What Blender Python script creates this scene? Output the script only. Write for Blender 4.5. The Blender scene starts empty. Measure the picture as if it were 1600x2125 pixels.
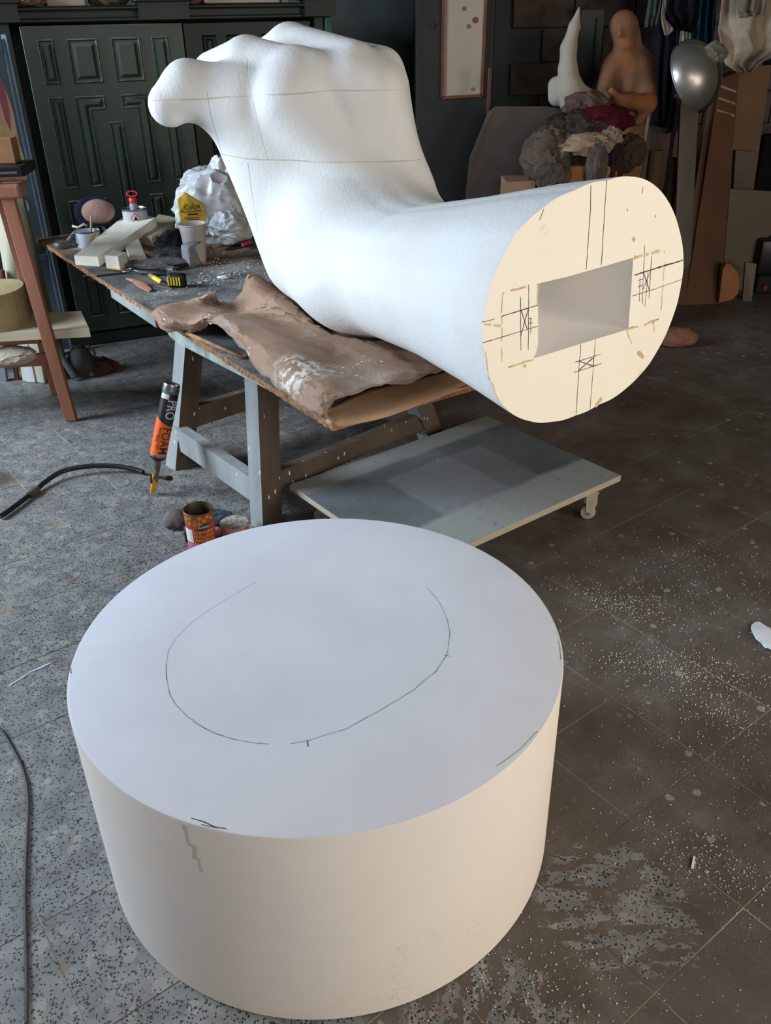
import bpy, bmesh, math, random
import numpy as np
from mathutils import Vector as V, Matrix, noise
C = bpy.context.scene.collection
scene = bpy.context.scene
PI = math.pi

# ---------------------------------------------------------------- camera
PITCH = math.radians(29.79); ROLL = -0.0232
cam_data = bpy.data.cameras.new('camera'); cam = bpy.data.objects.new('camera', cam_data)
C.objects.link(cam); scene.camera = cam
cam_data.sensor_fit = 'VERTICAL'; cam_data.sensor_height = 36.0
cam_data.lens = 36.0 * 1772.1 / 2125.0
cam_data.clip_start = 0.05
c_, s_ = math.cos(PITCH), math.sin(PITCH)
R_ = V((1, 0, 0)); U_ = V((0, s_, c_)); F_ = V((0, c_, -s_))
rx = R_ * math.cos(ROLL) + U_ * math.sin(ROLL)
ux = -R_ * math.sin(ROLL) + U_ * math.cos(ROLL)
m = Matrix.Identity(4)
for i in range(3):
    m[i][0] = rx[i]; m[i][1] = ux[i]; m[i][2] = -F_[i]
m[2][3] = 1.65
cam.matrix_world = m

# ---------------------------------------------------------------- world, lights, exposure
world = bpy.data.worlds.new('world'); scene.world = world; world.use_nodes = True
world.node_tree.nodes['Background'].inputs[0].default_value = (0.62, 0.76, 1.0, 1)
world.node_tree.nodes['Background'].inputs[1].default_value = 0.14
def area(name, loc, target, size, size_y, power, color):
    d = bpy.data.lights.new(name, 'AREA'); d.shape = 'RECTANGLE'; d.size = size; d.size_y = size_y
    d.energy = power; d.color = color
    o = bpy.data.objects.new(name, d); C.objects.link(o); o.location = loc
    o.rotation_euler = (V(target) - V(loc)).to_track_quat('-Z', 'Y').to_euler()
    return o
area('doorway_daylight', (-4.5, 3.05, 2.25), (0.0, 2.7, 0.6), 1.9, 2.0, 385, (0.72, 0.85, 1.0))
area('right_warm_fill', (3.4, 0.2, 1.45), (0.5, 2.0, 0.8), 1.8, 1.6, 80, (1.0, 0.89, 0.75))  # warm fill lamp at the right, for light whose source is unseen
area('front_fill_light', (1.5, -2.3, 2.7), (0.1, 2.2, 0.4), 2.6, 1.0, 80, (1.0, 0.96, 0.92))  # fill lamp added behind the camera to brighten the front sides
scene.view_settings.view_transform = 'Standard'; scene.view_settings.look = 'None'
scene.view_settings.exposure = 0.0; scene.view_settings.gamma = 1.0
scene.view_settings.use_curve_mapping = False

# ---------------------------------------------------------------- materials
def lin(c):
    return tuple(((v / 255) / 12.92 if v / 255 <= 0.04045 else ((v / 255 + 0.055) / 1.055) ** 2.4) for v in c) + (1,)
class NT:
    def __init__(s, name):
        s.m = bpy.data.materials.new(name); s.m.use_nodes = True; s.t = s.m.node_tree
        s.b = s.t.nodes['Principled BSDF']; s.geo = None
    def n(s, kind, **kw):
        nd = s.t.nodes.new(kind)
        for k, v in kw.items(): setattr(nd, k, v)
        return nd
    def l(s, a, b): s.t.links.new(a, b)
    def coord(s, obj=True):
        if obj: return s.n('ShaderNodeTexCoord').outputs['Object']
        return s.n('ShaderNodeNewGeometry').outputs['Position']
    def noise(s, co, scale, detail=3, rough=0.55, dist=0):
        nd = s.n('ShaderNodeTexNoise'); nd.inputs['Scale'].default_value = scale
        nd.inputs['Detail'].default_value = detail; nd.inputs['Roughness'].default_value = rough
        nd.inputs['Distortion'].default_value = dist
        s.l(co, nd.inputs['Vector']); return nd.outputs['Fac']
    def voro(s, co, scale, out='Distance', feature='F1', rnd=1.0):
        nd = s.n('ShaderNodeTexVoronoi'); nd.feature = feature; nd.inputs['Scale'].default_value = scale
        nd.inputs['Randomness'].default_value = rnd
        s.l(co, nd.inputs['Vector']); return nd.outputs[out]
    def ramp(s, fac, a, b, ca=0.0, cb=1.0):
        nd = s.n('ShaderNodeMapRange'); nd.clamp = True
        for k, v in (('From Min', a), ('From Max', b), ('To Min', ca), ('To Max', cb)): nd.inputs[k].default_value = v
        s.l(fac, nd.inputs['Value']); return nd.outputs['Result']
    def math(s, op, a, b=None, c=None):
        nd = s.n('ShaderNodeMath', operation=op)
        for i, v in enumerate((a, b, c)):
            if v is None: continue
            if isinstance(v, (int, float)): nd.inputs[i].default_value = v
            else: s.l(v, nd.inputs[i])
        return nd.outputs[0]
    def mix(s, fac, a, b):
        nd = s.n('ShaderNodeMix', data_type='RGBA')
        if isinstance(fac, (int, float)): nd.inputs[0].default_value = fac
        else: s.l(fac, nd.inputs[0])
        for v, i in ((a, 6), (b, 7)):
            if isinstance(v, tuple): nd.inputs[i].default_value = v
            else: s.l(v, nd.inputs[i])
        return nd.outputs[2]
    def scalevec(s, co, sc, rot=None):
        nd = s.n('ShaderNodeMapping'); nd.inputs['Scale'].default_value = sc
        if rot: nd.inputs['Rotation'].default_value = rot
        s.l(co, nd.inputs['Vector']); return nd.outputs[0]
    def sep(s, co):
        nd = s.n('ShaderNodeSeparateXYZ'); s.l(co, nd.inputs[0]); return nd.outputs
    def color(s, v):
        if isinstance(v, tuple): s.b.inputs['Base Color'].default_value = v
        else: s.l(v, s.b.inputs['Base Color'])
    def bump(s, h, strength=0.3, dist=0.01):
        nd = s.n('ShaderNodeBump'); nd.inputs['Strength'].default_value = strength
        nd.inputs['Distance'].default_value = dist
        s.l(h, nd.inputs['Height']); s.l(nd.outputs[0], s.b.inputs['Normal'])
    def rough(s, v):
        if isinstance(v, (int, float)): s.b.inputs['Roughness'].default_value = v
        else: s.l(v, s.b.inputs['Roughness'])

def simple(name, c1, c2=None, scale=6, rough=0.7, metal=0.0, bump=0.0, bscale=60, dust=0.0, drips=0.0, stretch=None, spec=0.3, world_co=True, trans=0.0):
    n = NT(name); co = n.coord(not world_co)
    cv = co if not stretch else n.scalevec(co, stretch)
    base = lin(c1)
    if c2:
        base = n.mix(n.ramp(n.noise(cv, scale, 4), 0.35, 0.65), lin(c1), lin(c2))
    if dust:
        up = n.sep(n.n('ShaderNodeNewGeometry').outputs['Normal'])[2]
        f = n.math('MULTIPLY', n.ramp(up, 0.3, 0.95), n.ramp(n.noise(co, 9, 5), 0.2, 0.6, 0, dust))
        base = n.mix(f, base, lin((165, 163, 160)))  # up-facing faces lightened: dust, with light from above painted in too
    if drips:
        f = n.ramp(n.voro(n.scalevec(co, (1, 1, 0.4)), 34), 0.16, 0.10)
        g = n.ramp(n.noise(co, 5, 2), 0.62 - drips * 0.2, 0.66 - drips * 0.2)
        base = n.mix(n.math('MULTIPLY', f, g), base, lin((205, 205, 195)))
    n.color(base); n.rough(rough); n.b.inputs['Metallic'].default_value = metal
    n.b.inputs['Specular IOR Level'].default_value = spec
    if trans: n.b.inputs['Transmission Weight'].default_value = trans
    if bump: n.bump(n.noise(cv, bscale, 4), bump, 0.01)
    return n.m

# ---------------------------------------------------------------- object helpers
def link(name, me, mat=None, parent=None, smooth=False):
    o = bpy.data.objects.new(name, me); C.objects.link(o)
    if mat: me.materials.append(mat)
    if parent is not None:
        o.parent = parent
        o.matrix_parent_inverse = parent.matrix_world.inverted() if parent.type != 'EMPTY' else Matrix.Translation(-parent.location)
    if smooth:
        me.polygons.foreach_set('use_smooth', [True] * len(me.polygons)); 
    return o
def tag(o, label=None, cat=None, group=None, kind=None):
    if label: o['label'] = label
    if cat: o['category'] = cat
    if group: o['group'] = group
    if kind: o['kind'] = kind
    return o
def thing(name, label, cat, loc=(0, 0, 0), group=None):
    o = bpy.data.objects.new(name, None); C.objects.link(o); o.location = loc; o.empty_display_size = 0.05
    return tag(o, label, cat, group)
class MB:
    def __init__(s): s.b = bmesh.new()
    def box(s, cen, size, rot=None, bev=0.0, seg=1):
        g = bmesh.ops.create_cube(s.b, size=1.0)['verts']
        M = Matrix.Translation(cen) @ (rot.to_4x4() if rot is not None else Matrix.Identity(4)) @ Matrix.Diagonal((*size, 1))
        bmesh.ops.transform(s.b, matrix=M, verts=g)
        if bev:
            es = list({e for v in g for e in v.link_edges})
            bmesh.ops.bevel(s.b, geom=es, offset=bev, segments=seg, affect='EDGES', profile=0.5)
        return s
    def bar(s, a, b, w, h, up=(0, 0, 1), bev=0.0):
        """box from a to b; w = width sideways, h = height along up"""
        a, b = V(a), V(b); d = b - a; L = d.length; x = d.normalized()
        up = V(up); y = up.cross(x)
        if y.length < 1e-5: y = V((1, 0, 0)).cross(x)
        y.normalize(); z = x.cross(y)
        R = Matrix((x, y, z)).transposed()
        return s.box((a + b) / 2, (L, w, h), R, bev)
    def hexa(s, p):
        """8 corners: bottom ring 0-3, top ring 4-7"""
        v = [s.b.verts.new(q) for q in p]
        for f in ((3, 2, 1, 0), (4, 5, 6, 7), (0, 1, 5, 4), (1, 2, 6, 5), (2, 3, 7, 6), (3, 0, 4, 7)):
            s.b.faces.new([v[i] for i in f])
        return s
    def prism(s, poly, vec):
        """closed polygon of 3-D points extruded by vec"""
        vec = V(vec); a = [s.b.verts.new(V(q)) for q in poly]; b = [s.b.verts.new(V(q) + vec) for q in poly]
        s.b.faces.new(a[::-1]); s.b.faces.new(b)
        k = len(a)
        for i in range(k): s.b.faces.new((a[i], a[(i + 1) % k], b[(i + 1) % k], b[i]))
        return s
    def tube(s, pts, r, seg=8, caps=True, flat=1.0):
        pts = [V(q) for q in pts]; rings = []
        rr = r if isinstance(r, (list, tuple)) else [r] * len(pts)
        t0 = (pts[1] - pts[0]).normalized(); nx = t0.orthogonal().normalized()
        for i, q in enumerate(pts):
            t = (pts[min(i + 1, len(pts) - 1)] - pts[max(i - 1, 0)]).normalized()
            nx = (nx - t * nx.dot(t)).normalized(); ny = t.cross(nx)
            rings.append([s.b.verts.new(q + (nx * math.cos(2 * PI * k / seg) + ny * flat * math.sin(2 * PI * k / seg)) * rr[i]) for k in range(seg)])
        for a, b in zip(rings, rings[1:]):
            for k in range(seg): s.b.faces.new((a[k], a[(k + 1) % seg], b[(k + 1) % seg], b[k]))
        if caps: s.b.faces.new(rings[0][::-1]); s.b.faces.new(rings[-1])
        return s
    def lathe(s, prof, cen=(0, 0, 0), seg=32, axis=None, close=False, sx=1, sy=1):
        """prof: (r, z) list; axis: direction of z"""
        R = Matrix.Identity(3)
        if axis is not None: R = V(axis).normalized().to_track_quat('Z', 'Y').to_matrix()
        cen = V(cen); rings = []
        for r, z in prof:
            if r < 1e-6: rings.append([s.b.verts.new(cen + R @ V((0, 0, z)))])
            else: rings.append([s.b.verts.new(cen + R @ V((r * sx * math.cos(2 * PI * k / seg), r * sy * math.sin(2 * PI * k / seg), z))) for k in range(seg)])
        for a, b in zip(rings, rings[1:]):
            for k in range(seg):
                k2 = (k + 1) % seg
                if len(a) == 1 and len(b) > 1: s.b.faces.new((a[0], b[k], b[k2]))
                elif len(b) == 1 and len(a) > 1: s.b.faces.new((a[k], b[0], a[k2]))
                elif len(a) > 1: s.b.faces.new((a[k], b[k], b[k2], a[k2]))
        return s
    def grid(s, fn, nu, nv, thick=None):
        vs = [[s.b.verts.new(fn(i / nu, j / nv)) for j in range(nv + 1)] for i in range(nu + 1)]
        for i in range(nu):
            for j in range(nv): s.b.faces.new((vs[i][j], vs[i + 1][j], vs[i + 1][j + 1], vs[i][j + 1]))
        return s
    def build(s, name, mat=None, parent=None, smooth=False, angle=None, solid=None, fix=True):
        if fix: bmesh.ops.recalc_face_normals(s.b, faces=s.b.faces)
        me = bpy.data.meshes.new(name); s.b.to_mesh(me); s.b.free()
        o = link(name, me, mat, parent, smooth)
        if smooth and angle is not None:
            me.set_sharp_from_angle(angle=math.radians(angle))
        if solid:
            md = o.modifiers.new('solid', 'SOLIDIFY'); md.thickness = solid; md.offset = 0
        return o

# smooth-blended solids (signed distances + surface nets)
def seg_d(P, a, b, ra, rb, sc=None):
    a = np.array(a, float); b = np.array(b, float)
    if sc is not None: sc = np.array(sc, float); P = P / sc; a = a / sc; b = b / sc
    ab = b - a; L2 = ab @ ab
    t = np.clip(((P - a) @ ab) / max(L2, 1e-9), 0, 1)
    return np.linalg.norm(P - a - t[..., None] * ab, axis=-1) - (ra + (rb - ra) * t)
def smin(a, b, k):
    h = np.clip(0.5 + 0.5 * (b - a) / k, 0, 1)
    return b + (a - b) * h - k * h * (1 - h)
def surface_nets(fn, lo, hi, step):
    lo = np.array(lo, float); n = np.ceil((np.array(hi) - lo) / step).astype(int) + 1
    ax = [lo[i] + step * np.arange(n[i]) for i in range(3)]
    G = np.stack(np.meshgrid(*ax, indexing='ij'), -1); D = fn(G)
    S = D < 0
    corners = [(i, j, k) for i in (0, 1) for j in (0, 1) for k in (0, 1)]
    sl = lambda A, c: A[c[0]:n[0] - 1 + c[0], c[1]:n[1] - 1 + c[1], c[2]:n[2] - 1 + c[2]]
    cnt = sum(sl(S, c).astype(int) for c in corners); act = (cnt > 0) & (cnt < 8)
    acc = np.zeros(act.shape + (3,)); w = np.zeros(act.shape)
    for a in corners:
        for d in range(3):
            if a[d]: continue
            b = list(a); b[d] = 1; da, db = sl(D, a), sl(D, tuple(b))
            cr = (da < 0) != (db < 0); t = np.where(cr, da / np.where(cr, da - db, 1), 0)
            p = np.array(a, float) * np.ones(act.shape + (3,)); p[..., d] = t
            acc += p * cr[..., None]; w += cr
    idx = -np.ones(act.shape, int); I = np.argwhere(act); idx[act] = np.arange(len(I))
    verts = lo + step * (I + acc[act] / w[act][:, None])
    faces = []
    for d in range(3):
        e = [0, 0, 0]; e[d] = 1
        A = S[:n[0] - e[0], :n[1] - e[1], :n[2] - e[2]]; B = S[e[0]:, e[1]:, e[2]:]
        E = np.argwhere(A != B); o1, o2 = [(1, 2), (2, 0), (0, 1)][d]
        ok = (E[:, o1] > 0) & (E[:, o2] > 0) & (E[:, o1] < n[o1] - 1) & (E[:, o2] < n[o2] - 1); E = E[ok]
        inside = A[tuple(E.T)]
        q = []
        for s1, s2 in ((1, 1), (0, 1), (0, 0), (1, 0)):
            c = E.copy(); c[:, o1] -= s1; c[:, o2] -= s2; q.append(idx[tuple(c.T)])
        q = np.stack(q, 1); q[~inside] = q[~inside][:, ::-1]; faces.append(q)
    faces = np.concatenate(faces)
    return verts, faces
def solid_mesh(name, fn, lo, hi, step, mat, parent=None):
    v, f = surface_nets(fn, lo, hi, step)
    me = bpy.data.meshes.new(name); me.from_pydata(v.tolist(), [], f.tolist())
    return link(name, me, mat, parent, True)
def text_mesh(txt, size, name='lettering', extrude=0.0004, sx=1.0, bold=0.0, fine=0.0):
    cu = bpy.data.curves.new(name, 'FONT'); cu.body = txt; cu.size = size; cu.extrude = extrude
    cu.align_x = 'CENTER'; cu.align_y = 'CENTER'; cu.resolution_u = 3; cu.offset = bold
    o = bpy.data.objects.new(name, cu); C.objects.link(o)
    dg = bpy.context.evaluated_depsgraph_get(); me = bpy.data.meshes.new_from_object(o.evaluated_get(dg))
    bpy.data.objects.remove(o); bpy.data.curves.remove(cu)
    for v in me.vertices: v.co.x *= sx
    if fine:
        bm = bmesh.new(); bm.from_mesh(me); bmesh.ops.triangulate(bm, faces=bm.faces[:])
        for _ in range(5):
            es = [e for e in bm.edges if e.calc_length() > fine]
            if not es: break
            bmesh.ops.subdivide_edges(bm, edges=es, cuts=1); bmesh.ops.triangulate(bm, faces=[f for f in bm.faces if len(f.verts) > 3])
        bm.to_mesh(me); bm.free()
    return me
def text_flat(txt, size, M, mat, parent, sx=1.0, bold=0.0):
    me = text_mesh(txt, size, sx=sx); me.transform(M); return link('lettering', me, mat, parent)
def text_cyl(txt, size, base, axis, radius, ang0, h, mat, parent, along=False, sx=1.0, front=None, bold=0.0, off=.0004):
    """letters wrapped round a can; along=True runs them up the can's axis"""
    me = text_mesh(txt, size, sx=sx, bold=bold, fine=.005); z = V(axis).normalized()
    fx = V(front); fx = (fx - z * fx.dot(z)).normalized(); fy = z.cross(fx)
    for v in me.vertices:
        x, y, e = v.co
        if along: x, y = y, -x
        a = ang0 + x / radius; r = radius + off + e
        v.co = V(base) + (fx * math.cos(a) + fy * math.sin(a)) * r + z * (h + y)
    return link('lettering', me, mat, parent)
def fbm(p, oct=4, sc=1.0):
    return noise.fractal(V(p) * sc, 1.0, 2.0, oct)

# ================================================================ the giant foam arm
def mat_eps():
    n = NT('carved_white_foam'); co = n.coord(False)
    xyz = n.sep(co)
    wob = n.math('MULTIPLY', n.math('SUBTRACT', n.noise(co, 3, 2), 0.5), 0.03)
    fine = n.math('MULTIPLY', n.math('SUBTRACT', n.noise(co, 60, 2), 0.5), 0.004)
    z = n.math('ADD', n.math('ADD', xyz[2], wob), fine)
    mk = n.math('MULTIPLY', n.math('GREATER_THAN', xyz[1], 2.72), n.math('LESS_THAN', xyz[0], 0.14))
    def seam(zc, tiltx, w=0.0010):
        a = n.math('ABSOLUTE', n.math('SUBTRACT', n.math('ADD', z, n.math('MULTIPLY', xyz[0], tiltx)), zc))
        return n.math('MULTIPLY', n.ramp(a, w * 2.4, w * 0.6), mk)
    def seamx(xc, t, z0, z1, w=0.0009):
        a = n.math('ABSOLUTE', n.math('SUBTRACT', n.math('ADD', n.math('ADD', xyz[0], wob), n.math('MULTIPLY', xyz[2], t)), xc))
        r = n.ramp(a, w * 2.2, w * 0.7)
        inz = n.math('MULTIPLY', n.math('GREATER_THAN', xyz[2], z0), n.math('LESS_THAN', xyz[2], z1))
        return n.math('MULTIPLY', r, inz)
    s = seam(1.47, -0.03)
    for q in (seam(1.265, 0.02), seamx(-0.46, 0.05, 1.27, 1.47), seamx(-0.10, 0.20, 1.27, 1.56), seamx(-0.40, 0.02, 0.9, 1.26)):
        s = n.math('MAXIMUM', s, q)
    patchy = n.ramp(n.noise(co, 7, 3), 0.35, 0.6, 0.05, 0.75)
    base = n.mix(n.ramp(n.noise(co, 3, 3), 0.4, 0.7), lin((226, 226, 224)), lin((220, 218, 212)))
    base = n.mix(n.math('MULTIPLY', s, patchy), base, lin((168, 150, 112)))
    n.color(base); n.rough(0.85); n.b.inputs['Specular IOR Level'].default_value = 0.2
    h = n.math('ADD', n.noise(co, 95, 3, 0.6), n.math('MULTIPLY', n.noise(co, 26, 2), 0.6))
    h = n.math('SUBTRACT', h, n.math('MULTIPLY', s, 0.5))
    n.bump(h, 0.30, 0.005)
    return n.m
EPS = mat_eps()
def mat_cut():
    n = NT('hot_wire_cut_foam'); co = n.coord(False)
    b = n.mix(n.ramp(n.noise(co, 2.5, 3), 0.35, 0.65), lin((247, 241, 228)), lin((244, 236, 218)))
    g = n.math('MULTIPLY', n.ramp(n.noise(co, 7, 5, 0.7), 0.64, 0.74), n.ramp(n.noise(co, 40, 3), 0.45, 0.6))
    b = n.mix(n.math('MULTIPLY', g, 0.4), b, lin((190, 152, 96)))
    n.color(b); n.rough(0.75); n.bump(n.noise(co, 120, 2), 0.12, 0.003)
    return n.m
CUT = mat_cut()
FN = np.array((0.653, -0.757, 0)); FD = np.array((0.757, 0.653, 0)); F0 = np.array((0.478, 1.920, 1.078))
FACE = ((-3.085, .354), (-2.906, .343), (-2.676, .33), (-2.493, .315), (-2.287, .296), (-1.972, .274), (-1.633, .264), (-1.287, .273), (-.912, .316), (-.639, .352), (-.396, .373), (-.189, .383), (.037, .382), (.17, .373), (.374, .353), (.646, .33), (.891, .311), (1.217, .287), (1.518, .271), (1.907, .28), (2.232, .31), (2.484, .34), (2.657, .352), (2.796, .363), (2.967, .363), (3.081, .362))
FT = np.array([FACE[-1][0] - 2 * PI] + [q[0] for q in FACE] + [FACE[0][0] + 2 * PI]); FR = np.array([FACE[-1][1]] + [q[1] for q in FACE] + [FACE[0][1]])
def forearm(P):
    q = P - F0; s = -(q @ FN); u = q @ FD; w = q[..., 2]
    sc = np.clip(s, 0, 1.3)
    a = np.interp(sc, (0, .2, .5, .8, 1.1, 1.3), (.375, .355, .325, .30, .28, .27))
    b = np.interp(sc, (0, .2, .5, .8, 1.1, 1.3), (.280, .258, .225, .21, .20, .19))
    cz = np.interp(sc, (0, .2, .5, .8, 1.3), (0, -.02, -.06, -.11, -.12))
    cu = .27 * sc
    uu = (u - cu) * .375 / a; ww = (w - cz) * .28 / b
    th = np.arctan2(ww, uu)
    R = np.interp(th, FT, FR)
    d = (np.hypot(uu, ww) / R - 1) * np.minimum(a, b)
    cap = np.where(s > .75, ((s - .75) / .42) ** 2, 0)
    d = (np.sqrt((np.hypot(uu, ww) / R) ** 2 + cap) - 1) * np.minimum(a, b)
    return d, s
def arm_sdf(P):
    d, s = forearm(P)
    def add(d, a, b, ra, rb, k, sc=None): return smin(d, seg_d(P, a, b, ra, rb, sc), k)
    heel = (-0.178, 3.12, 0.947); wr = (-0.01, 3.08, 1.051)
    h = seg_d(P, heel, wr, .195, .17)
    for i, (kn, r0, r1) in enumerate((((-0.415, 3.12, 1.414), .17, .12), ((-0.251, 3.1, 1.455), .17, .14), ((-0.078, 3.1, 1.472), .16, .12), ((0.008, 3.12, 1.462), .15, .10))):
        h = smin(h, seg_d(P, heel if i < 2 else wr, kn, r0, r1), .06)
    h = smin(h, seg_d(P, (-0.298, 3.16, 0.915), (-0.495, 3.16, 1.412), .115, .08), .07)
    h = smin(h, seg_d(P, (0.087, 3.16, 1.163), (0.009, 3.14, 1.48), .09, .07), .05)
    h = smin(h, seg_d(P, (-0.087, 2.93, 0.924), (-0.139, 2.96, 1.062), .19, .15), .12)
    # thumb
    h = smin(h, seg_d(P, (-0.464, 3.14, 1.435), (-0.612, 3.12, 1.471), .118, .086), .05)
    h = smin(h, seg_d(P, (-0.611, 3.12, 1.475), (-0.676, 3.1, 1.435), .085, .068), .03)
    h = smin(h, seg_d(P, (-0.681, 3.1, 1.425), (-0.684, 3.16, 1.397), .055, .04), .02)
    h = smin(h, seg_d(P, (-0.28, 3.05, 1.431), (-0.016, 3.02, 1.149), .118, .115), .022)
    h = smin(h, seg_d(P, (0, 3.07, 1.456), (0.065, 3.06, 1.21), .096, .09), .02)
    # fingers folded back over the top
    h = smin(h, seg_d(P, (-0.19, 3.06, 1.518), (-0.421, 3.2, 1.537), .060, .088), .014)
    h = smin(h, seg_d(P, (-0.421, 3.2, 1.537), (-0.556, 3.32, 1.507), .088, .074), .012)
    h = smin(h, seg_d(P, (-0.067, 3.1, 1.535), (-0.287, 3.34, 1.567), .072, .092), .012)
    h = smin(h, seg_d(P, (-0.287, 3.34, 1.567), (-0.452, 3.48, 1.505), .092, .07), .012)
    h = smin(h, seg_d(P, (0.018, 3.15, 1.51), (-0.12, 3.42, 1.534), .078, .075), .012)
    d = smin(d, h, .26)
    d = np.maximum(d, .716 - P[..., 2])
    return np.maximum(d, -s - .04)
arm = thing('foam_arm_sculpture', 'giant white foam forearm and hand lying across the paper covered table', 'sculpture', (0.05, 2.5, 0.72))
body = solid_mesh('arm_body', arm_sdf, (-1.0, 1.4, 0.55), (1.1, 3.9, 1.76), 0.0115, EPS, arm)
bm = bmesh.new(); bm.from_mesh(body.data)
r_ = bmesh.ops.bisect_plane(bm, geom=bm.verts[:] + bm.edges[:] + bm.faces[:], plane_co=V(F0.tolist()), plane_no=V(FN.tolist()), clear_outer=True)
cut_e = [g for g in r_['geom_cut'] if isinstance(g, bmesh.types.BMEdge)]
ring = []
e0 = cut_e[0]; v = e0.verts[0]; cs = set(cut_e); prev = None
while True:
    ring.append(v.co.copy())
    nx = [e for e in v.link_edges if e in cs and e is not prev]
    if not nx: break
    prev = nx[0]; v = prev.other_vert(v)
    if (v.co - ring[0]).length < 1e-7: break
bm.to_mesh(body.data); bm.free(); body.data.polygons.foreach_set('use_smooth', [True] * len(body.data.polygons))
hole = [(0.331, 1.793, 1.168), (0.407, 1.858, 1.164), (0.492, 1.931, 1.163), (0.592, 2.018, 1.163), (0.598, 2.023, 1.088), (0.605, 2.029, 0.988), (0.514, 1.951, 0.993), (0.424, 1.873, 0.998), (0.332, 1.794, 1.003), (0.34, 1.801, 1.016), (0.343, 1.803, 1.033), (0.336, 1.797, 1.122)]
def onplane(q, off=0.0):
    q = np.array(q, float); q = q - FN * ((q - F0) @ FN) + FN * off; return V(q.tolist())
bm = bmesh.new()
rv = [bm.verts.new(q) for q in ring]; hv = [bm.verts.new(onplane(q)) for q in hole]
es = [bm.edges.new((a[i], a[(i + 1) % len(a)])) for a in (rv, hv) for i in range(len(a))]
bmesh.ops.triangle_fill(bm, edges=es, use_beauty=True, normal=V(FN.tolist()))
me = bpy.data.meshes.new('cut_face'); bm.to_mesh(me); bm.free()
cf = link('cut_face', me, CUT, arm); tag(cf, 'flat cream coloured sawn end of the forearm')
back = V((-.42, .907, 0)) * 0.38
B = MB(); a = [B.b.verts.new(onplane(q)) for q in hole]; b = [B.b.verts.new(onplane(q) + back) for q in hole]
for i in range(len(a)): B.b.faces.new((a[i], a[(i + 1) % len(a)], b[(i + 1) % len(a)], b[i]))
B.b.faces.new(b); tag(B.build('socket', simple('smooth_foam_socket', (253, 250, 246), rough=.8), arm), 'rectangular hole cut into the forearm end')
def ribbon(B, pts, w, nrm, wob=0.0, lift=0.0006, step=0.012, gap=0.0):
    nrm = V(nrm).normalized(); P = [V(q) for q in pts]; out = []
    for a, b in zip(P, P[1:]):
        k = max(1, int((b - a).length / step))
        out += [a.lerp(b, i / k) for i in range(k)]
    out.append(P[-1]); vs = []
    for i, q in enumerate(out):
        t = (out[min(i + 1, len(out) - 1)] - out[max(i - 1, 0)]).normalized(); sd = nrm.cross(t)
        j = noise.noise(q * 37) * wob; hw = w * (0.5 + 0.35 * noise.noise(q * 90))
        c = q + sd * j + nrm * lift
        vs.append((B.b.verts.new(c - sd * hw), B.b.verts.new(c + sd * hw)))
    for i, (a, b) in enumerate(zip(vs, vs[1:])):
        if gap and noise.noise(out[i] * 55 + V((3, 1, 7))) > gap: continue
        B.b.faces.new((a[0], b[0], b[1], a[1]))
PENCIL = simple('graphite', (70, 66, 62), rough=.6); GLUE = simple('dried_glue', (196, 164, 118), (222, 202, 168), 30, .6)
B = MB()
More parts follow.
